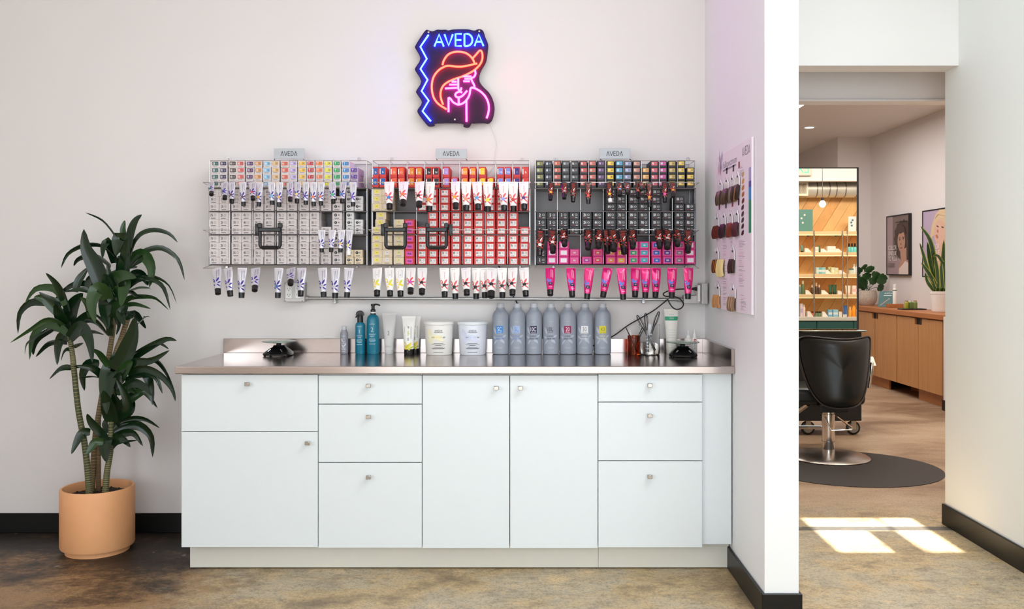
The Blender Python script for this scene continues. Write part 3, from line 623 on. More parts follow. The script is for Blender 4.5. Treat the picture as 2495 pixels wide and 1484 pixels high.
def hang(name, style, px0, py0, px1, py1, accent, cn, where, group, size, y=YRAIL - .004, capmat=None, yaw=None):
    body, cap, pr = tube_meshes(style)
    o = bpy.data.objects.new(name, body); COL.objects.link(o)
    a = at(px0, py0, y); full = TL * size; best = None
    for j in range(31):                       # swing the cap forward until the hanging length fits
        q = at(px1, py1, y - full * .8 * j / 30); e = abs((q - a).length - full)
        if best is None or e < best[0]: best = (e, q)
    b = best[1]
    d = b - a; roll = math.atan2(-d.x, -d.z); L_ = d.length; tilt = math.asin(max(0, min(1, (a.y - b.y) / L_))); sz = L_ / TL
    yw = random.uniform(-.16, .16) if yaw is None else yaw
    o.location = a; o.scale = (size, size, sz)
    o.rotation_euler = (Matrix.Rotation(roll, 3, 'Y') @ Matrix.Rotation(-tilt, 3, 'X') @ Matrix.Rotation(yw, 3, 'Z')).to_euler()
    tag(o, '%s %s, %s' % (NAMES[style], cn, where), 'tube', group)
    for nm, me in (('cap', cap), ('printed_leaves', pr)):
        q = bpy.data.objects.new(nm, me); COL.objects.link(q); q.parent = o
        if nm == 'printed_leaves' and accent: q.material_slots[1].link = 'OBJECT'; q.material_slots[1].material = flat(accent)
        if nm == 'cap' and capmat: q.material_slots[0].link = 'OBJECT'; q.material_slots[0].material = capmat; q['label'] = 'white cap'
    return o
NAMES = {'silver': 'silver hair colour tube with', 'white': 'white hair colour tube with', 'black': 'black foil tube with', 'pink': 'pink hair colour tube with', 'yellow': 'white tube with yellow leaves,'}
def row(name, style, ox, oy, k, data, rail, where, group, size):
    for i, (x0, x1, yb, ac, cn) in enumerate(data):
        hang(name, style, ox + x0 / k, rail, ox + x1 / k, oy + yb / k, ac, cn, '%s on %s' % (ORD[i], where), group, size * (1.16 if (x0, yb) in ((1104, 430), (1822, 400), (1830, 1155)) else 1), capmat=M_WPLAST if 'white cap' in cn else None)
I_, T_, S_ = (62, 46, 150), (24, 120, 120), (110, 190, 235)
row('color_tube', 'silver', 490, 340, 5.94, [(140, 150, 800, T_, 'teal flower'), (335, 345, 865, I_, 'indigo flower'), (440, 445, 925, (92, 62, 60), 'brown flower'), (600, 615, 965, (110, 60, 70), 'maroon flower'), (745, 750, 875, (226, 70, 90), 'coral flower'),
    (845, 835, 970, (240, 180, 70), 'amber flower'), (1020, 1030, 945, S_, 'sky blue flower'), (1135, 1130, 975, (240, 180, 90), 'sand flower'), (1285, 1290, 890, (180, 160, 220), 'lavender flower'), (1400, 1385, 920, (250, 220, 120), 'cream yellow flower'),
    (1515, 1515, 945, (80, 60, 170), 'violet flower'), (1625, 1630, 965, (240, 120, 70), 'orange flower'), (1735, 1735, 955, (240, 110, 80), 'red orange flower'), (1895, 1915, 925, (50, 190, 110), 'green flower'), (2055, 2040, 920, (40, 120, 210), 'blue flower'), (2200, 2200, 970, (130, 80, 190), 'purple flower')],
    444, 'upper rail of left rack', 'silver tubes on the left rack', .74)
row('color_tube', 'silver', 490, 530, 5.94, [(1745, 1745, 505, None, 'grey flower'), (1900, 1880, 500, None, 'grey flower'), (2035, 2015, 505, (240, 190, 90), 'amber flower'), (2145, 2135, 545, (236, 226, 120), 'white cap')], 560, 'middle rail of left rack', 'silver tubes on the left rack', .74)
row('color_tube', 'silver', 490, 530, 5.94, [(225, 245, 1110, None, 'grey flower'), (385, 425, 1140, None, 'grey flower'), (595, 585, 1165, None, 'grey flower'), (790, 775, 1060, None, 'grey flower'), (1125, 1110, 1165, (70, 110, 180), 'blue flower'), (1300, 1295, 965, None, 'grey flower'),
    (1455, 1440, 1140, None, 'grey flower'), (1755, 1775, 1155, None, 'grey flower'), (1945, 1940, 1170, None, 'grey flower'), (2140, 2110, 1160, None, 'grey flower')], 653, 'bottom rail of left rack', 'silver tubes on the left rack', .97)
row('color_tube', 'white', 890, 340, 5.94, [(345, 350, 1010, (60, 130, 200), 'blue block'), (555, 545, 950, (240, 130, 70), 'orange block'), (785, 780, 975, (70, 40, 40), 'brown block'), (940, 925, 1045, (230, 150, 50), 'ochre block'), (1305, 1310, 1000, (250, 170, 60), 'amber block'), (1460, 1460, 1035, (244, 150, 120), 'salmon block'),
    (1615, 1635, 1015, (110, 170, 225), 'pale blue block'), (1775, 1775, 1050, (250, 225, 70), 'yellow block'), (2000, 2010, 1035, (160, 165, 230), 'periwinkle block'), (2140, 2145, 1045, (210, 60, 60), 'red block'), (2295, 2300, 1015, (90, 60, 130), 'purple block')],
    443, 'upper rail of middle rack', 'white tubes on the middle rack', 1.0)
row('cream_tube', 'yellow', 890, 530, 5.94, [(175, 170, 1135, None, 'lemon print'), (350, 360, 1140, None, 'lemon print'), (505, 510, 1145, None, 'lemon print')], 653, 'bottom rail of middle rack', 'white tubes on the middle rack', 1.0)
K_ = (40, 36, 40)
row('color_tube', 'white', 890, 530, 5.94, [(660, 655, 1100, (214, 70, 180), 'magenta block'), (825, 820, 1110, K_, 'black block'), (1145, 1150, 1155, K_, 'black block'), (1295, 1305, 1180, K_, 'black block'), (1455, 1470, 1125, K_, 'black block'), (1605, 1605, 1180, K_, 'black block'),
    (1724, 1732, 1165, K_, 'black block'), (1830, 1822, 1155, K_, 'black block'), (1980, 1985, 1165, K_, 'black block'), (2135, 2130, 1125, K_, 'black block'), (2295, 2325, 1140, K_, 'black block')], 653, 'bottom rail of middle rack', 'white tubes on the middle rack', 1.0)
row('foil_tube', 'black', 1290, 340, 5.424, [(290, 275, 800, (240, 180, 60), 'amber block'), (470, 460, 780, (190, 170, 170), 'grey block'), (585, 575, 825, (120, 110, 110), 'charcoal block'), (775, 780, 850, (230, 80, 80), 'coral block'), (1050, 1070, 830, (246, 206, 60), 'white cap'), (1190, 1195, 740, (130, 190, 230), 'sky blue block'),
    (1290, 1300, 715, (200, 190, 220), 'lavender block'), (1440, 1435, 770, (230, 150, 110), 'tan block'), (1490, 1480, 665, (230, 140, 120), 'salmon block'), (1580, 1592, 890, (245, 180, 60), 'orange block'), (1790, 1790, 830, (240, 90, 190), 'magenta block'), (1895, 1902, 760, (220, 180, 60), 'gold block')],
    444, 'upper rail of right rack', 'black foil tubes on the right rack', .70)
row('foil_tube', 'black', 1290, 530, 5.424, [(150, 130, 510, (220, 215, 215), 'silver block'), (305, 310, 465, (230, 210, 200), 'pale block'), (445, 465, 365, (230, 210, 200), 'pale block'), (780, 775, 415, (50, 40, 44), 'black block'), (925, 910, 395, (230, 210, 200), 'pale block'), (1022, 1034, 470, (50, 40, 44), 'black block'), (1104, 1112, 430, (50, 40, 44), 'black block'),
    (1235, 1250, 480, (50, 40, 44), 'black block'), (1365, 1365, 400, (50, 40, 44), 'black block'), (1712, 1722, 395, (210, 200, 200), 'grey block'), (1822, 1822, 400, (230, 210, 200), 'pale block'), (1955, 1955, 365, (50, 40, 44), 'black block'), (2100, 2095, 460, (50, 40, 44), 'black block')],
    559, 'middle rail of right rack', 'black foil tubes on the right rack', .96)
row('pink_tube', 'pink', 1290, 530, 5.424, [(275, 275, 1030, None, 'black block'), (545, 565, 1050, None, 'black block'), (790, 760, 1080, None, 'black block'), (1035, 970, 1055, None, 'black block'), (1215, 1240, 1088, None, 'black block'), (1405, 1395, 1050, None, 'black block'), (1540, 1530, 1065, None, 'black block'),
    (1675, 1665, 1060, None, 'black block'), (1885, 1880, 1065, None, 'black block'), (2100, 2095, 1080, None, 'black block')], 653, 'bottom rail of right rack', 'pink tubes under the right rack', 1.0)

# black squeezer frames clipped on the middle rails
def squeezer(px0, px1, side, label):
    y = YRAIL - .012; x0, x1 = PX(px0, y), PX(px1, y); zt, zb = PZ(552, y), PZ(604, y); r = .0085
    t = thing('tube_squeezer', label, 'tool', ((x0 + x1) / 2, y, zb), 'black tube squeezers on the middle rails')
    b = .012; P = [(x0, zt), (x0, zb + b), (x0 + b * .4, zb + b * .3), (x0 + b, zb), (x1 - b, zb), (x1 - b * .4, zb + b * .3), (x1, zb + b), (x1, zt)]
    MB().tube([(u, y - .01, v) for u, v in P], r, 10).tube([(x0 + .012, y - .026, zb + .004), (x1 - .012, y - .026, zb + .004)], .006, 8).build('frame', M_BLACK, t)
    MB().rbox(x0 - .004, x1 + .004, y - .024, y + .006, zt - .026, zt - .006, .004, 2).build('cross_bar', M_BLACK, t)
    for x in (x0, x1): MB().rbox(x - .010, x + .010, y - .022, y + .004, zt - .008, zt + .016, .004, 2).build('jaw', M_BLACK, t)
    xs = x0 - .016 if side < 0 else x1 + .020
    MB().rbox(xs - .009, xs + .009, y - .012, y + .012, zt - .045, zt + .012, .003, 2).tube([(xs, y, zt - .012), (x0 if side < 0 else x1, y, zt - .012)], .006, 8).build('winding_key', M_BLACK, t)
squeezer(635, 684, -1, 'black plastic tube squeezer on the left rack, in front of grey cartons')
squeezer(941, 988, -1, 'black plastic tube squeezer in front of the cream cartons, middle rack')
squeezer(1042, 1088, 1, 'black plastic tube squeezer in front of the red cartons, middle rack')

# ------------------------------------------------------------------ neon sign
YN = 4.672
N_ = lambda zx, zy: (PX(980 + zx / 5.3, YN), PZ(50 + zy / 5.3, YN))
OUT = [(300, 128), (330, 122), (390, 140), (450, 118), (500, 120), (560, 118), (600, 128), (660, 115), (840, 113), (930, 130), (980, 112), (1030, 120), (1055, 155), (1075, 220), (1110, 310), (1105, 400), (1085, 530), (1030, 630), (1000, 700), (1000, 790), (1050, 860), (1120, 930), (1165, 1010), (1190, 1100), (1190, 1180), (1165, 1280), (1120, 1330), (1080, 1330), (1050, 1325), (920, 1330), (895, 1330), (870, 1375), (830, 1385), (790, 1370), (765, 1330), (445, 1330), (420, 1360), (370, 1370), (330, 1360), (270, 1290), (205, 1200), (200, 1150), (255, 1055), (185, 940), (185, 900), (245, 785), (170, 650), (170, 610), (235, 490), (170, 360), (170, 325), (240, 210)]
ns = thing('neon_sign', 'glowing blue, orange and pink neon sign of a woman in a wide hat', 'neon sign', (PX(1108, YN), YW, PZ(190, YN)))
po = [(p.x, p.y) for p in catmull([Vector((*N_(*q), 0)) for q in OUT], 3, True)]
MB().prism([q for q in reversed(po)], lambda u, v, w_: Vector((u, YN + w_, v)), 0, .006).build('backing_plate', mat('sign_acrylic_black', (46, 36, 54), .5, noise=.03, spec=.12), ns)
def neon(name, paths, m, smooth=True):
    b = MB()
    for p in paths:
        pts = [Vector((N_(*q)[0], YN - .009, N_(*q)[1])) for q in p]
        if smooth and len(pts) > 2: pts = catmull(pts, 5)
        b.tube(pts, .0048, 8)
    return b.build(name, m, ns)
NB = glow('neon_blue', (0.009, 0.018, 1.0), 72.0); NC = glow('neon_cyan', (0.007, 0.020, 1.0), 68.0); NO = glow('neon_orange', (1.0, 0.016, 0.008), 36.0); NP = glow('neon_pink', (1.0, 0.018, 0.40), 40.0)
neon('zigzag_tube', [[(343, 190), (237, 345), (320, 500), (238, 630), (330, 770), (253, 915), (345, 1040), (265, 1175), (372, 1305)]], NB, False)
for p in ([[(418, 340), (478, 185), (538, 340)], [(445, 285), (512, 285)]], [[(548, 185), (602, 330), (655, 185)]], [[(770, 180), (690, 180), (690, 335), (770, 335)], [(690, 258), (765, 258)]], [[(805, 335), (805, 180), (840, 180), (866, 186), (888, 203), (903, 230), (908, 258), (903, 286), (888, 312), (866, 328), (840, 335), (805, 335)]], [[(935, 335), (990, 185), (1050, 335)], [(960, 280), (1025, 280)]]):
    neon('letter_tube', p, NC, False)
neon('hat_crown_tube', [[(522, 580), (540, 520), (590, 450), (660, 415), (740, 408), (820, 425), (880, 465), (915, 510), (935, 555)]], NO)
neon('hat_brim_tube', [[(915, 490), (960, 440), (1000, 395), (1025, 405), (1038, 460), (1030, 520), (1000, 580), (940, 640), (860, 690), (770, 730), (680, 760), (590, 800), (530, 850), (500, 920), (500, 1000), (530, 1090)]], NO)
neon('hat_underbrim_tube', [[(970, 560), (880, 580), (780, 600), (690, 600), (600, 590), (540, 605), (470, 650), (410, 730), (385, 830), (390, 930), (420, 1020), (480, 1090), (575, 1150)]], NO)
neon('nose_tube', [[(725, 755), (725, 850), (728, 890), (742, 912), (758, 900), (765, 870)]], NP)
for p in (((785, 725), (895, 728)), ((805, 757), (885, 757)), ((790, 790), (875, 790)), ((640, 795), (705, 795)), ((610, 832), (710, 832)), ((555, 882), (710, 873))): neon('lash_tube', [p], NP, False)
neon('cheek_tube', [[(940, 650), (948, 690), (930, 730), (895, 755), (905, 790), (930, 840), (935, 870)]], NP)
neon('lips_tube', [[(775, 935), (740, 925), (700, 940), (688, 968), (705, 992), (740, 995), (775, 980), (805, 950), (840, 910)]], NP)
neon('jaw_tube', [[(600, 1000), (625, 1015), (655, 1055), (700, 1082), (735, 1090), (790, 1070), (840, 1020), (870, 960), (880, 900), (895, 872), (940, 880), (1010, 920), (1070, 980), (1110, 1060), (1120, 1140), (1110, 1210), (1090, 1265)]], NP)
neon('neck_tube', [[(600, 1000), (600, 1185)]], NP, False); neon('neck_tube', [[(830, 1030), (832, 1310)]], NP, False); neon('chin_tube', [[(730, 1000), (732, 1080)]], NP, False)
for q in ((343, 160), (997, 147), (682, 1284)):
    x, z = N_(*q); MB().lathe([(.0035, -.012), (.0035, YW - YN - .001)], n=10).lathe([(.0048, -.013), (.0048, -.006)], n=12).move(Matrix.Translation((x, YN, z)) @ Matrix.Rotation(-PI / 2, 4, 'X')).build('standoff_screw', M_CHROME, ns)
wp = [(1190, 288), (1194, 300), (1206, 330), (1212, 352), (1207, 378), (1206, 395), (1198, 412), (1187, 430)]
MB().tube(catmull([at(a, b, 4.712) for a, b in wp], 6), .0016, 6).build('cord', M_WPLAST, ns)

# ------------------------------------------------------------------ electrics under the racks
def receptacle(parent, x, y, z, k=1.0):
    r = MB().rbox(x - .016 * k, x + .016 * k, y - .004, y + .001, z - .033, z + .033, .002, 1).build('receptacle', M_WPLAST, parent)
    m = MB(); f = face_cam(x, y - .0045, z)
    for dz in (.017, -.013):
        for u in (-.006, .006): m.poly([(u - .0009, dz - .003), (u + .0009, dz - .003), (u + .0009, dz + .005), (u - .0009, dz + .005)], f)
        m.poly([(.0022 * math.cos(a * PI / 5), dz - .008 + .0022 * math.sin(a * PI / 5)) for a in range(10)], f)
    m.build('slots', M_BLKM, r)
ye = 4.668
ob = thing('outlet_box', 'grey steel outlet box with two white receptacles under the left rack', 'outlet', (PX(717, ye), YW, PZ(736, ye)))
MB().rbox(PX(692, ye), PX(742, ye), ye, YW - .001, PZ(736, ye), PZ(688, ye), .003, 2).build('box', M_BOXGREY, ob)
for a in (704, 727): receptacle(ob, PX(a, ye), ye, PZ(712, ye))
m = MB()
for a, b_ in ((695, 691.5), (736.5, 733.5), (695, 733), (737, 691)): m.lathe([(.0022, 0), (.0016, .002)], n=8).move(Matrix.Identity(4)) if False else m.add([at(a, b_, ye - .0006) + Vector((.0022 * math.cos(q), 0, .0022 * math.sin(q))) for q in [j * PI / 4 for j in range(8)]], [tuple(range(8))])
m.build('screws', M_BLKM, ob)
yc = 4.70
cd = thing('conduit_pipe', 'long galvanised conduit pipe along the wall between both outlet boxes', 'pipe', (PX(1200, yc), yc, PZ(729, yc)))
MB().tube([at(742, 726.5, yc), at(1000, 727.5, yc), at(1666, 730, yc)], .0085, 12).build('pipe', M_CONDUIT, cd)
for a, b_ in ((748, 726.5), (1655, 730)): MB().tube([at(a - 4, b_, yc), at(a + 4, b_, yc)], .0125, 12).build('coupling', M_BOXGREY, cd)
for a in (817, 1567):
    x, z = PX(a, yc), PZ(729, yc); MB().rbox(x - .007, x + .007, yc - .010, YW - .001, z - .022, z - .004, .002, 1).tube([(x, yc + .004, z - .02), (x, yc - .012, z - .012), (x, yc - .0105, z + .006), (x, yc + .006, z + .012)], .0025, 6).build('strap', M_CONDUIT, cd)
jb = thing('junction_box', 'grey steel junction box with a side outlet and plug, beside the partition wall', 'outlet', (PX(1690, 4.66), YW, PZ(740, 4.66)))
MB().rbox(PX(1664, 4.69), PX(1707, 4.69), 4.66, YW - .001, PZ(740, 4.66), PZ(720, 4.66), .003, 2).build('low_box', M_BOXGREY, jb)
MB().rbox(PX(1708, 4.62), .912, 4.60, YW - .001, PZ(741, 4.62), PZ(690, 4.62), .003, 2).build('side_box', M_BOXGREY, jb)
MB().rbox(PX(1703, 4.62) - .006, PX(1707, 4.62), 4.62, 4.69, PZ(735, 4.62), PZ(695, 4.62), .002, 1).build('receptacle', M_WPLAST, jb)
cb = thing('power_cord', 'black power cord plugged in at the right, looping down behind the bottles', 'cord', tuple(at(1660, 704, 4.64)))
MB().tube([at(1704, 704, 4.65), at(1696, 704, 4.65)], .011, 10).tube([at(1696, 704, 4.65), at(1684, 703.5, 4.645)], .010, 10, r1=.005).build('plug', M_BLKM, cb)
pts = [(1684, 703.5), (1650, 705), (1628, 709), (1616, 716), (1622, 722), (1640, 722.5), (1656, 728), (1665, 740), (1661, 750), (1650, 754), (1640, 750), (1632, 740), (1628, 731)]
MB().tube(catmull([at(a, b_, 4.655 if i > 1 else 4.645) for i, (a, b_) in enumerate(pts)], 6), .0030, 8).build('cord', M_BLKM, cb)
pts = [(1628, 729), (1618, 737), (1595, 755), (1570, 770), (1530, 793), (1500, 815), (1470, 832), (1440, 845)]
tag(MB().tube(catmull([at(a, b_, 4.698 if i > 1 else 4.685) for i, (a, b_) in enumerate(pts)], 5), .0030, 8).build('scale_cord', M_BLKM, loc=at(1560, 775, 4.69)), 'black cord running diagonally from the conduit down behind the grey bottles', 'cord')
pts = [(1212, 640), (1217, 652), (1228, 678), (1243, 705), (1252, 724), (1262, 742), (1270, 758), (1282, 790), (1290, 830)]
tag(MB().tube(catmull([at(a, b_, 4.713) for a, b_ in pts], 5), .0030, 8).build('sign_power_cord', M_BLKM, loc=at(1250, 720, 4.713)), 'black cord dropping from behind the middle rack to the second grey bottle', 'cord')

# ------------------------------------------------------------------ things on the worktop
ZT = .9214
INK = flat((40, 40, 46)); PALE = flat((214, 218, 226))
def cyl_fn(cx, cy, r, z):            # wrap flat print round a vertical cylinder, facing the camera
    return lambda u, v: Vector((cx + r * math.sin(u / r), cy - r * math.cos(u / r), z + v))
def wrap(m, poly_, fn, mi, n=6):     # rectangle wrapped in n strips
    u0, u1, v0, v1 = poly_
    for k in range(n):
        a, b_ = u0 + (u1 - u0) * k / n, u0 + (u1 - u0) * (k + 1) / n
        m.add([fn(a, v0), fn(b_, v0), fn(b_, v1), fn(a, v1)], [(0, 1, 2, 3)], mi)
def wleaf(m, u, v, ln, wd, ang, fn, mi=0, n=6):
    ca, sa = math.cos(ang), math.sin(ang); L_, R_ = [], []
    for k in range(n + 1):
        t = k / n; h = wd * math.sin(PI * t) ** .8 / 2
        for arr, sg in ((L_, 1), (R_, -1)): arr.append((u + ca * (t - .5) * ln - sa * h * sg, v + sa * (t - .5) * ln + ca * h * sg))
    for k in range(n): m.add([fn(*L_[k]), fn(*R_[k]), fn(*R_[k + 1]), fn(*L_[k + 1])], [(0, 1, 2, 3)], mi)
M_GBOT = mat('developer_bottle_grey', (158, 166, 178), .36, noise=.03); M_GCAP = mat('frosted_cap', (200, 204, 210), .4, noise=.02)
def bottle(name, label, px, yb, r, h, prof_sh, body, capm, capr, caph, group=None):
    """round shouldered bottle: body + cap, foot at depth yb"""
    x = PX(px, yb); t = thing(name, label, 'bottle', (x, yb, ZT), group); rh = h - prof_sh - caph
    pr = [(r * .90, 0), (r * .985, .003), (r, .010), (r, rh)] + [(r * math.cos(a) ** .72, rh + prof_sh * .86 * math.sin(a)) for a in [k * PI / 22 for k in range(1, 11)] if r * math.cos(a) ** .72 > capr * 1.2] + [(capr * 1.18, rh + prof_sh * .86), (capr * 1.18, rh + prof_sh)]
    MB().lathe(pr, (x, yb, ZT), 28).build('body', body, t)
    MB().lathe([(capr, h - caph), (capr, h - .002), (capr * .92, h)], (x, yb, ZT), 20).build('cap', capm, t)
    return t, x
DEV = [(1219.5, '5C', (66, 142, 214), (240, 244, 250), (90, 130, 210), 'blue panel 5C'), (1260.5, '5L', (172, 194, 230), (96, 140, 214), (110, 140, 214), 'pale blue panel 5L'), (1301, '10C', (46, 34, 82), (240, 240, 246), (44, 40, 70), 'dark purple panel 10C'), (1342.5, '10L', None, (36, 34, 54), (44, 40, 70), 'dark lettering 10L and no panel'),
       (1384, '20', (156, 20, 84), (246, 236, 240), (50, 44, 76), 'crimson panel 20'), (1425, '30', (246, 246, 248), (120, 130, 140), (240, 240, 244), 'white panel 30'), (1468.5, '40', (226, 214, 50), (140, 140, 60), (230, 230, 190), 'yellow panel 40')]
for px, mk, pc, tc_, cc, ds in DEV:
    yb = 4.645; r = .0415
    t, x = bottle('developer_bottle', 'grey colour developer bottle with %s' % ds, px, yb, r, .254, .052, M_GBOT, M_GCAP, .0185, .020, 'grey developer bottles in a row')
    f = cyl_fn(x, yb, r + .0005, ZT); g = cyl_fn(x, yb, r + .001, ZT); u0 = -.004
    b = [o for o in t.children if o.name.startswith('body')][0]
    m = MB()
    for u, v, ln, wd, an in ((-.030, .120, .042, .013, 2.0), (-.033, .085, .030, .010, 2.6), (-.026, .062, .034, .008, .9), (.022, .092, .026, .010, .5), (.012, .068, .034, .012, -.9), (.003, .074, .024, .010, 1.8)): wleaf(m, u, v, ln, wd, an, f, 0)
    m.text('AVEDA', lambda u, v: f(u + u0, v + .165), .005, 0)
    for v, wd in ((.036, .036), (.031, .026)): wrap(m, (u0 - wd / 2, u0 + wd / 2, v, v + .0016), f, 0)
    m.build('label_print', flat((190, 198, 210)), b)
    m = MB()
    if pc: wrap(m, (u0 - .018, u0 + .018, .106, .143), f, 0)
    m.text(mk, lambda u, v: g(u + u0, v + .127), .021, 1, .028 if len(mk) > 2 else .020); m.text('VOLUME', lambda u, v: g(u + u0, v + .1105), .0045, 1)
    m.text('color', lambda u, v: g(u + u0, v + .094), .010, 2); m.text('catalyst', lambda u, v: g(u + u0, v + .0805), .010, 2, .046)
    m.build('strength_label', [flat(pc or (158, 166, 178)), flat(tc_), flat(cc)], b)
t, x = bottle('small_bottle', 'small grey bottle with a pale cap, left of the teal bottles', 838.5, 4.66, .0198, .139, .022, mat('small_bottle_grey', (150, 150, 160), .3), M_GCAP, .012, .018)
f = cyl_fn(x, 4.66, .0202, ZT); m = MB()
m.text('AVEDA', lambda u, v: f(u, v + .090), .005); m.text('color', lambda u, v: f(u, v + .062), .0065); m.text('control', lambda u, v: f(u, v + .054), .0065)
for u, v, an in ((-.008, .07, 1.9), (.008, .045, .9), (-.004, .04, 2.2)): wleaf(m, u, v, .02, .007, an, f)
for v in (.022, .026, .030, .012): wrap(m, (-.012, .012, v, v + .0014), f, 0)
m.build('label_print', PALE, [o for o in t.children if o.name.startswith('body')][0])
M_TBOT = mat('teal_bottle', (20, 122, 150), .22, noise=.04)
def teal_print(t, x, yb, r, num, z0, sc):
    f = cyl_fn(x, yb, r + .0005, ZT); m = MB()
    m.text('AVEDA', lambda u, v: f(u, v + z0 + .066 * sc), .006 * sc); m.text(num, lambda u, v: f(u, v + z0 + .040 * sc), .020 * sc)
    m.text('botanical', lambda u, v: f(u, v + z0 + .018 * sc), .0078 * sc, 0, .031 * sc); m.text('repair', lambda u, v: f(u, v + z0 + .009 * sc), .0078 * sc, 0, .021 * sc)
    for v, wd in ((-.006, .030), (-.012, .036), (-.018, .026), (-.03, .03)): wrap(m, (-wd / 2 * sc, wd / 2 * sc, z0 + v * sc, z0 + v * sc + .0018), f, 0)
    m.build('label_print', flat((196, 226, 234)), [o for o in t.children if o.name.startswith('body')][0])
yb = 4.655; x = PX(877.5, yb); r = .0245
t = thing('spray_bottle', 'teal spray bottle with black trigger head, marked 1', 'bottle', (x, yb, ZT))
MB().lathe([(r * .92, 0), (r, .004), (r, .142), (r * .93, .152), (r * .62, .158), (r * .6, .160)], (x, yb, ZT), 28).build('body', M_TBOT, t)
m = MB().lathe([(.0155, .159), (.0150, .190), (.012, .198)], (x, yb, ZT), 20)
m.prism([(-.024, .196), (-.019, .200), (-.020, .206), (-.014, .214), (-.002, .219), (.010, .217), (.018, .208), (.021, .198), (.018, .192), (.012, .188), (-.010, .188), (-.012, .196)], face_cam(x, yb, ZT), -.008, .008)
m.build('trigger_head', M_BLACK, t); MB().tube(catmull([(x - .013, yb, ZT + .198), (x - .018, yb, ZT + .190), (x - .0225, yb, ZT + .182)], 4), .0035, 8).build('trigger', M_BLACK, t)
teal_print(t, x, yb, r, '1', .076, .95)
x = PX(909, yb); r = .0312
t = thing('pump_bottle', 'taller teal bottle with black lotion pump, marked 2', 'bottle', (x, yb, ZT))
MB().lathe([(r * .92, 0), (r, .005), (r, .168), (r * .95, .180), (r * .8, .190), (r * .55, .197), (r * .42, .199)], (x, yb, ZT), 28).build('body', M_TBOT, t)
m = MB().lathe([(.0145, .198), (.0145, .204), (.0125, .206)], (x, yb, ZT), 20).lathe([(.013, .211), (.013, .222), (.0085, .226), (.0085, .240), (.0115, .243), (.0115, .250), (.008, .252)], (x, yb, ZT), 20)
m.tube(catmull([(x, yb, ZT + .248), (x + .016, yb, ZT + .249), (x + .030, yb, ZT + .246), (x + .033, yb, ZT + .241)], 5), .0042, 10); m.build('pump', M_BLACK, t)
MB().lathe([(.0142, .204), (.0142, .2115)], (x, yb, ZT), 20).build('pump_collar', M_WPLAST, t); teal_print(t, x, yb, r, '2', .082, 1.05)
def stand_tube(name, label, px, yb, wt_, wb, h, caph, body, capm, printer=None, dy=None):
    """squeeze tube standing on its cap: wide flat crimp above, round foot below"""
    x = PX(px, yb); t = thing(name, label, 'tube', (x, yb, ZT)); st = [(caph, wb, wb * .92), (caph + (h - caph) * .2, wb * 1.04, wb * .9), (caph + (h - caph) * .55, (wb + wt_) / 2, wb * .62), (h - .012, wt_ * .97, wb * .16), (h - .010, wt_, .0015), (h, wt_, .0013)]
    n = 24; vs = [(x + a * math.cos(2 * PI * k / n), yb + b_ * math.sin(2 * PI * k / n), ZT + z) for z, a, b_ in st for k in range(n)]
    m = MB(); m.add(vs, [(i * n + k, i * n + (k + 1) % n, (i + 1) * n + (k + 1) % n, (i + 1) * n + k) for i in range(len(st) - 1) for k in range(n)] + [tuple((len(st) - 1) * n + k for k in range(n))], 0, True)
    b = m.build('body', body, t); MB().lathe([(wb * .93, 0), (wb * .97, .002), (wb * .95, caph)], (x, yb, ZT), 24).build('cap', capm, t)
    def f(u, v, e=.0006):
        for (z0, a0, b0), (z1, a1, b1) in zip(st, st[1:]):
            if v <= z1: k = max(0, (v - z0) / (z1 - z0)); break
        a, bb = a0 + (a1 - a0) * k, b0 + (b1 - b0) * k; q = max(-.97, min(.97, u / a)); return Vector((x + q * a, yb - (bb + e) * math.sqrt(1 - q * q) - e, ZT + v))
    if printer:
        m, mats = printer(f); m.build('label_print', mats, b)
    return t
def pr_full(f):
    m = MB(); m.text('full', lambda u, v: f(-v - .001, .105 + u), .008, 0, .022, PI if False else 0); [wrap(m, (-.016, .012, v, v + .0012), f, 1) for v in (.036, .040)]; return m, [INK, flat((170, 170, 172))]
stand_tube('frosted_tube', 'frosted translucent tube standing on its cap, right of the teal bottles', 948, 4.65, .0365, .0225, .205, .020, mat('frosted_plastic', (232, 230, 228), .35, alpha=.72), mat('frosted_cap_clear', (235, 235, 236), .3, alpha=.6), pr_full)
def pr_yel(f):
    m = MB()
    for u, v, ln, wd, an, mi in ((-.016, .050, .034, .013, 1.8, 1), (-.004, .042, .034, .012, 1.0, 0), (.008, .050, .030, .012, 1.2, 1), (.013, .036, .024, .009, .5, 0), (-.010, .032, .024, .010, .3, 1), (.002, .030, .020, .009, 2.2, 0)): wleaf(m, u, v, ln, wd, an, f, mi)
    m.text('en', lambda u, v: f(-.002 - v, .078 + u), .011, 2); m.text('light', lambda u, v: f(-.002 - v, .108 + u), .010, 0); m.text('er', lambda u, v: f(-.002 - v, .138 + u), .011, 2)
    for u in (.011, .015): wrap(m, (u, u + .0012, .08, .14), f, 3, 1)
    wrap(m, (-.020, -.0188, .11, .14), f, 3, 1); return m, [flat((206, 206, 60)), flat((244, 214, 80)), INK, flat((150, 150, 154))]
M_WTUBE = mat('white_tube_plastic', (244, 243, 238), .35, noise=.02)
stand_tube('lightener_tube', 'white tube with yellow-green leaves on a black cap, in front', 996, 4.605, .0345, .0245, .192, .028, M_WTUBE, M_BLACK, pr_yel)
stand_tube('lightener_tube', 'white tube half hidden behind the front yellow-leaf tube', 1011, 4.668, .0300, .0215, .188, .026, M_WTUBE, M_BLACK, pr_yel)
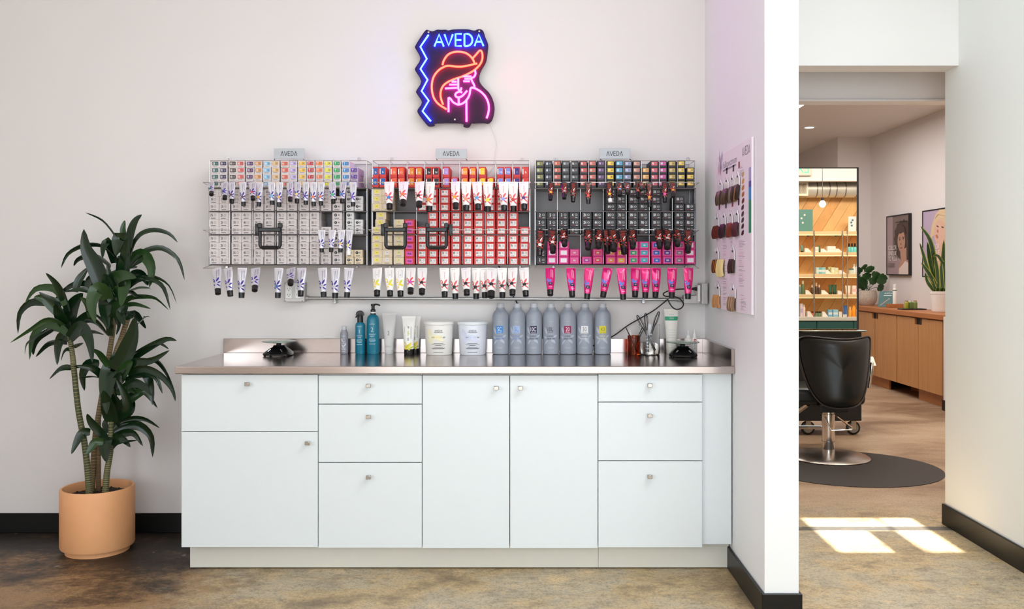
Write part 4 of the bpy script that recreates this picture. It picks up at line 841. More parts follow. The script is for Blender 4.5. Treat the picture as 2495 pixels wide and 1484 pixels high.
def tub(label, px, yb, tint, c1_, c2_, nm):
    x = PX(px, yb); t = thing('powder_tub', label, 'tub', (x, yb, ZT), 'lightener tubs'); rb, rt, h = .0650, .0735, .166
    b = MB().lathe([(rb * .95, 0), (rb, .004), (rt - .002, h - .016)], (x, yb, ZT), 40).build('body', mat('tub_' + nm, tint, .4, noise=.015), t)
    MB().lathe([(rt, h - .016), (rt + .003, h - .014), (rt + .0035, h - .002), (rt + .001, h), (rt - .004, h - .001), (rt - .006, h - .004)], (x, yb, ZT), 40).build('lid', mat('tub_lid_' + nm, tuple(min(250, c_ + 4) for c_ in tint), .35, noise=.01), t)
    f0 = lambda v: rb + (rt - rb) * v / h + .0008
    f = lambda u, v: Vector((x + f0(v) * math.sin(u / f0(v)), yb - f0(v) * math.cos(u / f0(v)), ZT + v)); m = MB()
    for u, v, ln, wd, an in ((-.042, .105, .06, .026, 1.9), (-.030, .085, .05, .022, .8), (-.006, .090, .05, .022, .3), (-.040, .070, .04, .018, 2.5), (.010, .080, .05, .02, -.4)): wleaf(m, u, v, ln, wd, an, f, 0)
    m.text('AVEDA', lambda u, v: f(u + .004, v + .122), .0085, 1); wrap(m, (-.018, .026, .1125, .114), f, 1)
    m.text('en', lambda u, v: f(u - .024, v + .091), .011, 1, .014); m.text('er', lambda u, v: f(u + .034, v + .091), .011, 1, .013); m.text('lighten', lambda u, v: f(u + .004, v + .091), .010, 2, .038)
    for v, wd in ((.058, .05), (.052, .07), (.048, .03), (.040, .05), (.035, .07), (.031, .06), (.014, .05)): wrap(m, (.003 - wd / 2, .003 + wd / 2, v, v + .0018), f, 1)
    m.build('label_print', [flat(c1_), INK, flat(c2_)], b)
tub('cream tub of lightening powder with yellow leaf print', 1069.5, 4.66 - .04, (250, 248, 242), (249, 244, 208), (240, 222, 130), 'cream')
tub('pale blue tub of lightening powder with lavender leaf print', 1151.5, 4.66 - .04, (238, 243, 252), (222, 228, 248), (204, 214, 244), 'blue')
def scale_(label, px, yb, yaw):
    t = thing('tint_scale', label, 'scale', (PX(px, yb), yb, ZT), 'digital weighing scales'); cx = PX(px, yb)
    M = Matrix.Translation((cx, yb, ZT)) @ Matrix.Rotation(yaw, 4, 'Z'); m = MB()
    lv = [(.004, 1.0, 1.0, 0), (.010, 1.02, 1.02, 0), (.016, .98, .96, .003), (.030, .74, .66, .014), (.042, .46, .40, .020), (.050, .40, .34, .020)]; n = 28; vs = []
    for z, a, b_, dy in lv:
        for k in range(n):
            q = 2 * PI * k / n; ex = .55; c_, s_ = math.cos(q), math.sin(q)
            vs.append(M @ Vector((.068 * a * abs(c_) ** ex * (1 if c_ > 0 else -1), .062 * b_ * abs(s_) ** ex * (1 if s_ > 0 else -1) + dy, z)))
    fs = [(i * n + k, i * n + (k + 1) % n, (i + 1) * n + (k + 1) % n, (i + 1) * n + k) for i in range(len(lv) - 1) for k in range(n)]
    m.add(vs, fs + [tuple(reversed(range(n))), tuple(len(lv) * n - n + k for k in range(n))], 0, True).build('base', M_BLACK, t)
    p = MB().rbox(-.030, .030, -.066, -.050, .016, .020, .002, 2).move(M @ Matrix.Translation((0, .0, .001)) @ Matrix.Rotation(.42, 4, 'X') @ Matrix.Translation((0, .012, .014))).build('control_panel', mat('scale_panel', (34, 35, 38), .12), t)
    for s in (-1, 1): MB().tube([M @ Vector((s * .036, -.052, .024)), M @ Vector((s * .026, -.040, .033))], .0032, 8).build('button', M_CHROME, t)
    for s in (-1, 1):
        for q in (-1, 1): MB().lathe([(.006, 0), (.006, .006)], tuple(M @ Vector((s * .052, q * .045, 0))), 10).build('foot', M_BLKM, t)
    MB().lathe([(.012, .048), (.012, .0655)], (cx, yb + .01, ZT), 16).lathe([(.045, .0625), (.070, .0665)], (cx, yb + .01, ZT), 32).build('plate_support', M_BLKM, t)
    MB().lathe([(.0795, .0672), (.0815, .0684), (.0815, .0710), (.0795, .0722)], (cx, yb + .01, ZT), 48).build('glass_plate', mat('scale_glass', (206, 226, 214), .03, noise=0, trans=.75), t)
scale_('black digital scale with a round glass plate, alone at the left', 678, 4.555, -.05)
scale_('black digital scale with round glass plate, in front of the green-banded tube', 1664, 4.50, -.1)
def glass_cup(name, label, px, yb, r, h, m_, spout=False):
    x = PX(px, yb); t = thing(name, label, 'glass', (x, yb, ZT)); th = .0022
    fn = (lambda p: Vector((p.x - (.006 * max(0, -p.x / r) ** 6 if p.z > h - .012 else 0), p.y, p.z))) if spout else None
    MB().lathe([(r * .93, 0), (r, .004), (r, h), (r - th, h), (r - th, .006), (r * .5, .005), (.0001, .005)], (x, yb, ZT), 32, fn=fn, cap1=False).build('cup', m_, t); return t, x
t, xa = glass_cup('amber_glass', 'amber brown glass holding three black sticks', 1544.5, 4.60, .0318, .096, M_AMBER)
def stick(px0, py0, px1, py1, yb, label, pale=False):
    a, b_ = at(px0, py0, yb + .005), at(px1, py1, yb - .006); b_.z = max(b_.z, ZT + .012)
    o = MB().tube([b_, b_.lerp(a, .5), a], .0030, 8, r1=.0022).build('tint_brush', M_WPLAST if pale else M_BLKM, loc=b_); return tag(o, label, 'brush', 'sticks in the amber glass')
stick(1524, 796, 1552, 856, 4.60, 'black stick leaning left in the amber glass'); stick(1566, 797, 1537, 856, 4.60, 'black stick leaning right in the amber glass, upper of two'); stick(1569, 800, 1541, 857, 4.588, 'black stick leaning right in the amber glass, lower of two'); stick(1534, 801, 1546, 856, 4.606, 'clear pale stick in the amber glass', True)
t, xg = glass_cup('glass_beaker', 'clear spouted glass beaker holding black mixing whisks', 1583, 4.625, .0500, .152, M_GLASS, True)
def whisk(px0, py0, px1, py1, dy, label, stripes):
    yb = 4.625; a, b_ = at(px0, py0, yb + dy), at(px1, py1, yb + dy); b_.z = max(b_.z, ZT + .014); d = (b_ - a); L_ = d.length; d.normalize()
    t = thing('mixing_whisk', label, 'whisk', tuple(b_), 'whisks in the glass beaker')
    side = d.cross(Vector((0, 1, 0))).normalized(); oth = d.cross(side); wl = .082
    m = MB()
    for k in range(3):
        s_ = side * math.cos(k * PI / 3) + oth * math.sin(k * PI / 3); lp = []
        for j in range(17):
            q = j / 16; v = math.sin(PI * q); lp.append(a + d * (wl * (1 - v ** .55)) + s_ * (.0105 * math.cos(PI * q) * (1 if .0 < q < 1 else .3)))
        m.tube(lp, .0011, 5)
    m.build('wire_loops', M_BLKM, t)
    h = MB().tube([a + d * (wl - .004), a + d * wl, b_], .0056, 10).build('handle', M_BLACK, t)
    if stripes:
        m = MB()
        for j in range(5): p = b_.lerp(a + d * wl, .12 + .14 * j); m.tube([p, p + (a - b_).normalized() * .005], .0062, 10)
        m.build('grip_rings', M_WPLAST, h)
whisk(1552, 768, 1596, 852, -.015, 'black whisk leaning left in the glass beaker', False); whisk(1573, 763, 1579, 854, .002, 'black whisk standing in the middle of the beaker', True); whisk(1606, 759, 1572, 853, .019, 'black whisk leaning right in the glass beaker', True)
def pr_green(f):
    m = MB(); wrap(m, (-.033, .033, .168, .188), f, 0, 8); m.text('AVEDA', lambda u, v: f(u, v + .199), .006, 1); wrap(m, (-.012, .012, .179, .181), lambda u, v: f(u, v, .0012), 2)
    for v in (.12, .108, .095, .082, .03): wrap(m, (-.018, .018, v, v + .0012), f, 1)
    return m, [flat((56, 160, 120)), flat((190, 188, 182)), flat((220, 240, 230))]
stand_tube('cream_squeeze_tube', 'tall cream tube with a green band, behind the right scale', 1635.5, 4.66, .0380, .0255, .226, .022, mat('cream_tube_plastic', (240, 238, 228), .4), mat('cream_cap', (236, 232, 222), .4), pr_green)
def dropper(px, yb, r, h, label, mark):
    x = PX(px, yb); t = thing('dropper_bottle', label, 'bottle', (x, yb, ZT), 'small white bottles behind the right scale')
    b = MB().lathe([(r * .93, 0), (r, .003), (r, h * .60), (r * .9, h * .66), (r * .55, h * .68)], (x, yb, ZT), 24).build('body', M_WTUBE, t)
    MB().lathe([(r * .56, h * .68), (r * .50, h * .80), (r * .26, h * .83), (r * .14, h)], (x, yb, ZT), 18).build('nozzle', M_WPLAST, t); f = cyl_fn(x, yb, r + .0005, ZT); m = MB()
    if mark == 'dot': m.poly([(math.cos(k * PI / 6) * .0058, .072 + math.sin(k * PI / 6) * .0058) for k in range(12)], f, 0); m.text('AVEDA', lambda u, v: f(-v, .045 + u), .006, 1, .036)
    else: m.text('AVEDA', lambda u, v: f(u, v + .064), .005, 1); wrap(m, (-.009, .009, .046, .048), f, 0); wrap(m, (-.009, .009, .040, .0412), f, 1)
    m.build('label_print', [flat((196, 40, 70)), INK], b)
dropper(1677, 4.64, .0200, .118, 'small cream dropper bottle, left of the red-dot bottle', ''); dropper(1692, 4.625, .0135, .126, 'slim white dropper bottle with a red dot', 'dot')

# ------------------------------------------------------------------ swatch board on the partition wall
XB = XP0 - .012
def ob_(px, py, e=0.0): p = onx(px, py, XB - e); return p
sb = thing('swatch_board', 'tall white colour chart board with hair swatches on the partition wall', 'chart', (XB, 4.09, 1.17))
y0, y1, z0, z1 = 3.702, 4.387, 1.162, 1.880
MB().rbox(XB, XP0 - .002, y0, y1, z0, z1, .001, 1).build('panel', mat('foam_board', (240, 230, 238), .5, noise=.01), sb)
def bf(px, py, e=.0005):                     # print on the board, placed by its centre
    c_ = onx(px, py, XB); return face_left(XB - e, c_.y, c_.z)
m = MB(); wr = bf(1778, 395); m.text('fullspectrum', wr, .03, 0, .27); wr = bf(1776, 410); 
m.poly([(-.12, -.004), (.14, -.004), (.14, .004), (-.12, .004)], wr, 1)
logo(m, bf(1818, 366), .034, 2, .1)
for px, py, an, mi in ((1753, 381, 1.5, 3), (1757, 384, 1.2, 3), (1760, 382, 1.1, 3), (1755, 402, 1.7, 4), (1758, 404, 1.9, 3), (1752, 412, 1.6, 5), (1756, 414, 1.75, 5)):
    c_ = bf(px, py); m.poly([(math.cos(an) * .033 * s_ - math.sin(an) * .009 * q, math.sin(an) * .033 * s_ + math.cos(an) * .009 * q) for s_, q in ((-1, 0), (-.3, 1), (1, 0), (-.3, -1))], c_, mi)
for c_, a_, b_ in (((176, 168, 216), 1.80, 1.72), ((96, 84, 170), 1.72, 1.685), ((40, 150, 216), 1.685, 1.61), ((36, 156, 110), 1.61, 1.415)):
    pass
m.build('printed_heading', [flat((140, 130, 150)), flat((150, 140, 158)), flat((80, 80, 92)), flat((160, 152, 186)), flat((92, 84, 122)), flat((196, 120, 140))], sb)
for nm, c_, p0, p1 in (('lavender', (176, 168, 216), 407, 440), ('violet', (96, 84, 170), 440, 455), ('blue', (46, 150, 214), 455, 486), ('green', (34, 150, 108), 486, 567)):
    za, zb = onx(1829, p0, XB).z, onx(1829, p1, XB).z; ya = onx(1829, 450, XB).y
    MB().box(XB - .0008, XB, ya - .010, ya + .030, zb, za).build('colour_band', flat(c_), sb)
m = MB(); rs = random.Random(3)
for (px, pa, pb, wd, mi) in ((1767, 588, 745, .085, 0), (1808, 586, 700, .11, 1), (1783, 588, 640, .05, 1), (1812, 720, 760, .10, 0), (1808, 405, 428, .08, 0)):
    py = pa
    while py < pb:
        f = bf(px, py); L_ = wd * rs.uniform(.45, 1)
        m.poly([(-wd / 2, -.0012), (-wd / 2 + L_, -.0012), (-wd / 2 + L_, .0012), (-wd / 2, .0012)], f, rs.choice((0, 0, 1))); py += rs.choice((3.2, 3.2, 4.2, 7))
m.build('small_print', [flat((178, 168, 178)), flat((232, 196, 212))], sb).__setitem__('kind', 'stuff')
for k, (px, py, c_) in enumerate(((1811, 424, (206, 170, 128)), (1811, 441, (208, 156, 80)), (1811, 457, (196, 130, 70)), (1811, 473, (176, 104, 58)), (1811, 489, (110, 44, 40)), (1810, 505, (66, 30, 34)), (1810, 521, (74, 24, 40)), (1810, 536, (50, 22, 32)), (1810, 551, (68, 22, 36)), (1810, 567, (60, 20, 32)))):
    f = bf(px, py, 0); MB().prism([(-.019, -.007), (-.010, .006), (.016, .0105), (.019, .003), (.012, -.007), (-.011, -.011)], lambda u, v, w_: f(u, v, -w_), 0, .0025).build('colour_chip', mat('hair_%d_%d_%d' % c_, c_, .35, noise=.25, scale=60, stretch=(1, 1, .1)), sb)
for px, py, c_ in ((1771, 416, (70, 54, 66)), (1787, 410, (76, 60, 60)), (1801, 402, (140, 60, 64)), (1753, 504, (128, 50, 74)), (1769, 500, (62, 36, 62)), (1785, 496, (148, 60, 84)), (1800, 492, (86, 46, 66))):
    f = bf(px, py); MB().poly([(-.014, -.014), (.014, -.014), (.014, .014), (-.014, .014)], f).build('colour_code', flat(c_), sb)
def swatch(px, p0, p1, p2, c_, label, lean=0.0, wpx=10.5, tagless=False, c2=None):
    a, b_, c3 = onx(px, p0, XB), onx(px, p1, XB), onx(px, p2, XB); w_ = abs(onx(px - wpx / 2, p1, XB).y - onx(px + wpx / 2, p1, XB).y) / 2
    t = thing('hair_swatch', label, 'swatch', tuple(b_), 'hair swatches on the colour chart')
    if not tagless:
        MB().rbox(XB - .007, XB - .003, b_.y - w_ * 1.1, b_.y + w_ * 1.1, b_.z - .004, a.z - .024, .001, 1).build('clear_clip', mat('clear_clip', (244, 243, 246), .15, alpha=.9), t)
        MB().tube([(XB - .005, a.y + w_ * .6 * math.cos(q), a.z - .03 + .028 * math.sin(q)) for q in [k * PI / 10 for k in range(11)]], .0022, 6).build('hanger', mat('clear_clip', (232, 228, 234)), t)
        MB().lathe([(.0045, 0), (.0045, .003)], n=10).move(Matrix.Translation((XB - .0072, b_.y - w_ * .4, b_.z + .035)) @ Matrix.Rotation(-PI / 2, 4, 'Y')).build('rivet', M_BLKM, t)
    m = MB(); n = 9; L_ = b_.z - c3.z                     # the lock: a fan of rounded strands
    for k in range(n):
        u = (k - (n - 1) / 2) / n * 2 * w_; r = w_ / n * 1.1
        q_ = rs.uniform(-.003, .003); m.tube(catmull([(XB - .008, b_.y - u * .95, b_.z), (XB - .012 + q_, b_.y - u, b_.z - L_ * .33), (XB - .013 + q_, b_.y - u * 1.05 + lean * .3, b_.z - L_ * .68), (XB - .009 + q_, b_.y - u * 1.15 + lean, b_.z - L_ * rs.uniform(.95, 1.03))], 3), r, 6, 0 if (c2 is None or k % 3) else 1)
    hm = lambda c: mat('hair_%d_%d_%d' % c, c, .35, noise=.35, scale=90, stretch=(1, 1, .06))
    m.build('hair_lock', [hm(c_)] + ([hm(c2)] if c2 else []), t)
swatch(1757, 437, 467, 498, (66, 52, 40), 'dark olive brown swatch, first in the top row', .01, c2=(120, 100, 78)); swatch(1772, 431, 461, 496, (58, 44, 34), 'dark ash brown swatch, second in the top row', .015, c2=(112, 92, 70)); swatch(1786, 425, 456, 492, (60, 46, 38), 'smoky brown swatch, third in the top row', .015, c2=(126, 112, 98)); swatch(1799, 417, 451, 487, (48, 32, 22), 'dark brown swatch curling golden at its tip, fourth in the top row', .03, c2=(160, 112, 62))
swatch(1749, 520, 551, 581, (92, 36, 22), 'copper brown swatch, first in the second row'); swatch(1765, 516, 547, 579, (46, 18, 26), 'dark plum swatch, second in the second row'); swatch(1782, 512, 544, 577, (116, 44, 24), 'auburn swatch, third in the second row', .01); swatch(1797, 508, 542, 576, (70, 18, 28), 'burgundy swatch, fourth in the second row')
swatch(1748, 600, 633, 664, (44, 22, 16), 'dark brown swatch with an orange streak, first in the third row', 0, 11, c2=(190, 116, 50)); swatch(1760, 632, 633, 673, (236, 208, 146), 'pale blonde swatch without a clip, third row', .004, 13, True); swatch(1787, 596, 632, 665, (56, 30, 24), 'dark chocolate swatch, right one of the third row', .01)
swatch(1750, 686, 719, 749, (190, 138, 88), 'golden blonde swatch, left one of the bottom row', 0, 12, c2=(214, 170, 112)); swatch(1787, 690, 724, 757, (132, 102, 78), 'mixed beige and brown swatch, right one of the bottom row', .006, 14, c2=(188, 156, 124))

# ------------------------------------------------------------------ potted dracaena
PL = thing('potted_plant', 'tall green dracaena with three stems in a terracotta pot', 'plant', (PX(238, 4.42), 4.42, 0))
pc = Vector((PX(238, 4.42), 4.42, 0)); R_ = .166
MB().lathe([(R_ * .86, .0), (R_ * .86, .024), (R_ * .98, .026), (R_, .034), (R_, .300), (R_ - .003, .306), (R_ - .012, .306), (R_ - .014, .300), (R_ - .014, .235)], tuple(pc), 56, cap1=False).build('pot', M_TERRA, PL)
rp = random.Random(5); m = MB(); prof = [(R_ - .0145, .262), (.12, .268), (.07, .274), (.02, .270)]
m.lathe(prof, tuple(pc), 32, fn=lambda p: p + Vector((0, 0, rp.uniform(-.006, .006))))
for _ in range(60):
    a, r = rp.uniform(0, 2 * PI), rp.uniform(.02, .135); m.rbox(0, .014, 0, .012, 0, .01, .003, 1).move(Matrix.Identity(4)) if False else m.lathe([(.002, .266), (.008, .270), (.003, .277)], (pc.x + r * math.cos(a), pc.y + r * math.sin(a), 0), 6)
m.build('soil', M_SOIL, PL)
P1 = lambda zx, zy: (zx / 3.158, 490 + zy / 3.158)
P2 = lambda zx, zy: (zx / 2.5417, 900 + zy / 2.5417)
def stem(pts, mt, r0, r1, y0, y1, rings=True):
    n = len(pts); w_ = catmull([at(*p, y0 + (y1 - y0) * i / (n - 1)) for i, p in enumerate(pts)], 6)
    w_.insert(0, Vector((w_[0].x, w_[0].y, .255)))
    s_ = MB().tube(w_, r0, 12, r1=r1).build('stem', mt, PL); m = MB()
    for i in range(1, len(w_) * 2 - 2):
        k = i // 2; p = w_[k].lerp(w_[min(k + 1, len(w_) - 1)], .5 * (i % 2)); d = (w_[min(k + 1, len(w_) - 1)] - w_[k - 1]).normalized(); r = r0 + (r1 - r0) * k / len(w_)
        m.tube([p - d * .0014, p + d * .0014], r * 1.06, 12)
    x = m.build('leaf_scars', M_RING, s_); x['kind'] = 'stuff'
stem([P2(553, 790), P2(545, 650), P2(522, 450), P2(485, 250), P2(458, 0), P1(556, 1170), P1(530, 1000)], M_STEM, .0155, .011, 4.38, 4.40)
stem([P2(566, 760), P2(575, 650), P2(590, 420), P2(622, 220), P1(830, 1240), P1(868, 1000), P1(880, 820), P1(900, 600), P1(960, 420)], M_STEMB, .0150, .010, 4.46, 4.46)
stem([P2(610, 300), P1(880, 1200), P1(935, 1050), P1(1000, 850)], M_STEMB, .011, .013, 4.465, 4.50)
stem([P2(652, 780), P2(662, 640), P2(685, 500), P2(690, 330), P1(890, 1290)], M_STEM, .0150, .011, 4.36, 4.40)
LEAVES = []
def leaf(pts, w, P, yb, k=3.158, mt=None):
    """one strap leaf: pts base to tip in the photograph, bent towards or away from the camera by its own amount"""
    out = rp.uniform(-.11, .13); q = [Vector(P(*p)) for p in pts]; n = len(q)
    if w >= 90: out = -abs(out) - .03
    w3 = [at(p.x, p.y, min(4.655, yb + out * (i / (n - 1)) ** .8 * (1 if w < 90 else .9))) for i, p in enumerate(q)]
    c_ = catmull(w3, max(3, 12 // (n - 1))); N = len(c_) - 1
    app = w / k * yb / F; real = max(app, .030); tw = math.acos(min(1, app / real)) * rp.choice((-1, 1))
    m = MB(); vs = []
    for i, p in enumerate(c_):
        t = i / N; d = (c_[min(i + 1, N)] - c_[max(i - 1, 0)]).normalized(); s_ = d.cross(Vector((0, 1, 0)))
        s_ = s_.normalized() if s_.length > 1e-4 else Vector((1, 0, 0)); nn = s_.cross(d).normalized()
        sv = s_ * math.cos(tw) + nn * math.sin(tw); up = d.cross(sv).normalized()
        h = real / 2 * (max(.0, math.sin(PI * min(1, .16 + .84 * t) ** .85)) ** .75 if t < 1 else 0) + .0006
        f_ = h * .30
        vs += [p + sv * h, p + sv * h * .5 - up * f_ * .6, p - up * f_, p - sv * h * .5 - up * f_ * .6, p - sv * h]
    fs = [(i * 5 + j, i * 5 + j + 1, i * 5 + j + 6, i * 5 + j + 5) for i in range(N) for j in range(4)]
    m.add(vs, fs, 0, True); o = m.build('leaf', mt or (M_LEAF if rp.random() < .78 else M_LEAF2), PL); LEAVES.append(o)
A_ = 4.44
for p, w in (([(905, 330), (890, 275), (790, 150), (655, 88)], 28), ([(965, 330), (945, 225), (960, 148)], 48), ([(985, 380), (1005, 240), (1040, 150), (1090, 103)], 64), ([(1000, 420), (1030, 320), (1090, 248), (1190, 222), (1300, 250), (1367, 318)], 42), ([(1000, 500), (1060, 430), (1130, 378), (1250, 362), (1370, 450), (1420, 605)], 45),
             ([(950, 400), (945, 320), (915, 285), (900, 350), (893, 425)], 115), ([(960, 500), (1040, 440), (1110, 420), (1165, 520), (1150, 665)], 105), ([(880, 480), (850, 370), (825, 310), (795, 360), (790, 440)], 70), ([(880, 430), (800, 355), (720, 335), (620, 350), (520, 410), (470, 515)], 30), ([(850, 500), (770, 440), (690, 420), (600, 450), (567, 500)], 42),
             ([(1050, 510), (950, 515), (850, 550), (755, 570)], 22), ([(950, 660), (950, 540), (965, 400), (985, 285)], 95), ([(880, 620), (920, 560), (925, 460), (915, 420)], 70), ([(960, 640), (1040, 570), (1100, 580), (1140, 650)], 85), ([(960, 680), (1070, 600), (1190, 585), (1300, 650), (1360, 790)], 30), ([(970, 690), (1070, 610), (1170, 605), (1260, 670), (1310, 835)], 32),
             ([(940, 720), (1000, 690), (1080, 665), (1160, 670)], 24), ([(930, 800), (1000, 745), (1100, 735), (1200, 750), (1300, 840)], 36), ([(930, 820), (970, 800), (1050, 795), (1160, 828)], 36), ([(940, 740), (1000, 700), (1050, 730), (1100, 745)], 24), ([(940, 690), (990, 640), (1060, 590), (1120, 600)], 50)): leaf(p, w, P1, A_ + rp.uniform(-.03, .04))
for p, w in (([(800, 720), (770, 600), (720, 480), (660, 360), (645, 215)], 135), ([(580, 700), (600, 620), (640, 560), (680, 510)], 60), ([(670, 660), (690, 600), (720, 560)], 40), ([(830, 760), (790, 700), (740, 690), (705, 800), (735, 940)], 125), ([(860, 740), (815, 760), (810, 860), (832, 990)], 110), ([(940, 690), (960, 630), (950, 700), (930, 810)], 105), ([(760, 680), (680, 640), (570, 640), (460, 720), (400, 805)], 46),
             ([(760, 720), (690, 690), (610, 680), (490, 700)], 38), ([(900, 720), (850, 600), (825, 470)], 50), ([(840, 700), (880, 600), (960, 570), (1050, 590)], 95), ([(870, 780), (830, 640), (800, 560)], 90), ([(900, 900), (880, 760), (900, 650)], 90), ([(700, 900), (680, 800), (620, 740)], 60), ([(880, 860), (905, 920), (915, 960), (895, 1030)], 18), ([(860, 1000), (800, 930), (740, 880)], 40), ([(850, 1040), (845, 940), (860, 860)], 60)): leaf(p, w, P1, 4.36 + rp.uniform(-.04, .05))
for p, w in (([(520, 850), (475, 720), (425, 630), (353, 553)], 58), ([(500, 800), (450, 700), (380, 665), (270, 680), (193, 785)], 60), ([(470, 880), (400, 800), (340, 750), (260, 740)], 92), ([(480, 800), (430, 770), (360, 740), (300, 700)], 40), ([(430, 800), (340, 780), (230, 785), (150, 870), (138, 1020)], 58), ([(500, 960), (430, 920), (350, 920), (250, 980), (80, 1090)], 38), ([(510, 1010), (430, 955), (340, 950), (250, 1050), (228, 1220)], 70),
             ([(510, 1030), (450, 990), (390, 985), (340, 1005)], 42), ([(510, 980), (460, 880), (430, 790)], 95), ([(530, 990), (540, 860), (580, 770), (640, 710)], 110), ([(520, 1080), (480, 1040), (445, 1120), (440, 1262)], 78), ([(530, 1060), (590, 990), (640, 980), (690, 1080), (712, 1245)], 105), ([(510, 1090), (440, 1085), (360, 1110), (275, 1200)], 40), ([(400, 990), (300, 1050), (262, 1110), (256, 1185)], 36), ([(360, 990), (240, 1070), (200, 1110), (190, 1180)], 30),
             ([(550, 1000), (640, 920), (740, 930), (840, 1045)], 50), ([(560, 960), (640, 890), (700, 865), (790, 905)], 42), ([(590, 1030), (660, 1010), (725, 1005), (800, 1028)], 36), ([(550, 1140), (510, 1145), (485, 1175), (470, 1230)], 32), ([(560, 1285), (500, 1280), (450, 1300), (380, 1370)], 42), ([(570, 1280), (640, 1272), (720, 1310)], 26), ([(560, 1130), (590, 1110), (640, 1090)], 24), ([(520, 1020), (500, 900), (520, 780)], 80)): leaf(p, w, P1, 4.37 + rp.uniform(-.04, .05))
for p, w in (([(890, 1310), (960, 1180), (1015, 1040), (1040, 890)], 135), ([(940, 1300), (1020, 1210), (1140, 1130), (1280, 1062), (1360, 1075)], 58), ([(960, 1300), (1040, 1240), (1160, 1230), (1305, 1148)], 62), ([(1000, 1200), (1110, 1130), (1220, 1095), (1300, 1140)], 22), ([(860, 1300), (800, 1220), (760, 1170), (705, 1138)], 56), ([(800, 1370), (750, 1310), (690, 1280), (590, 1270)], 60), ([(760, 1250), (680, 1255), (635, 1340), (650, 1460)], 72), ([(830, 1390), (720, 1352), (600, 1362)], 22),
             ([(900, 1310), (850, 1290), (825, 1380), (815, 1500), (822, 1640)], 135), ([(950, 1320), (1050, 1260), (1120, 1320), (1160, 1440), (1172, 1570)], 85), ([(980, 1330), (1110, 1290), (1230, 1340), (1320, 1440), (1350, 1540)], 52), ([(1100, 1240), (1190, 1225), (1265, 1300), (1340, 1450)], 42), ([(960, 1380), (1060, 1340), (1190, 1350), (1250, 1480)], 42), ([(940, 1440), (1030, 1400), (1110, 1430), (1170, 1500)], 64), ([(960, 900), (1030, 870), (1075, 910), (1122, 982)], 62), ([(1050, 950), (1090, 915), (1110, 895), (1152, 884)], 18), ([(985, 850), (930, 860), (960, 955)], 85),
             ([(860, 1290), (870, 1210), (920, 1150)], 50), ([(900, 1400), (960, 1290), (1020, 1230)], 90), ([(860, 1480), (900, 1400), (920, 1320)], 100), ([(900, 1480), (980, 1440), (1040, 1480)], 60)): leaf(p, w, P1, 4.36 + rp.uniform(-.04, .05))
for p, w in (([(690, 380), (740, 335), (830, 305), (910, 315), (990, 365)], 38), ([(700, 400), (770, 360), (860, 350), (935, 420), (945, 545)], 62), ([(700, 420), (770, 395), (830, 400), (885, 475)], 46), ([(690, 470), (730, 428), (770, 440), (808, 482)], 52), ([(660, 430), (600, 370), (560, 320), (540, 275)], 56), ([(680, 400), (655, 430), (650, 500), (662, 575)], 88), ([(640, 450), (590, 450), (560, 490), (535, 530)], 48), ([(560, 388), (510, 395), (475, 450), (442, 525)], 54),
             ([(740, 300), (790, 240), (770, 150), (720, 60)], 60), ([(700, 340), (720, 240), (700, 150)], 95), ([(670, 390), (650, 340), (665, 300)], 42), ([(760, 180), (850, 120), (910, 155), (975, 240)], 40), ([(695, 500), (740, 455), (850, 440)], 16), ([(690, 330), (670, 240), (640, 130)], 95), ([(730, 290), (800, 260), (830, 190)], 60), ([(720, 250), (780, 200), (900, 130), (950, 210)], 60)): leaf(p, w, P2, 4.36 + rp.uniform(-.04, .05), 2.5417)

# ------------------------------------------------------------------ salon beyond the doorway
# recessed lamps
for px, py, l in ((1972, 310, 'round recessed ceiling downlight in the salon'),):
    d = 1.74 * F / (CY - py); x = PX(px, d); t = thing('downlight', l, 'ceiling light', (x, d, 3.08))
    MB().lathe([(.055, 3.073), (.085, 3.073), (.09, 3.079)], (x, d, 0), 28, cap0=False, cap1=False).build('trim_ring', M_WPLAST, t)
    MB().lathe([(.0001, 3.074), (.056, 3.0745)], (x, d, 0), 28, cap0=False, cap1=False).build('lens', glow('downlight_glow', (1, .93, .82), 9), t)
d = 1.74 * F / (CY - 250); x = PX(1955, d)
t = thing('light_panel', 'bright rectangular ceiling light panel at the salon doorway edge', 'ceiling light', (x - .9, d, 3.08))
MB().box(x - 1.85, x + .05, d - .3, d + .33, 3.066, 3.079).build('frame', M_WPLAST, t); MB().box(x - 1.83, x + .03, d - .28, d + .31, 3.062, 3.066).build('diffuser', glow('panel_glow', (1, .95, .88), 5), t)

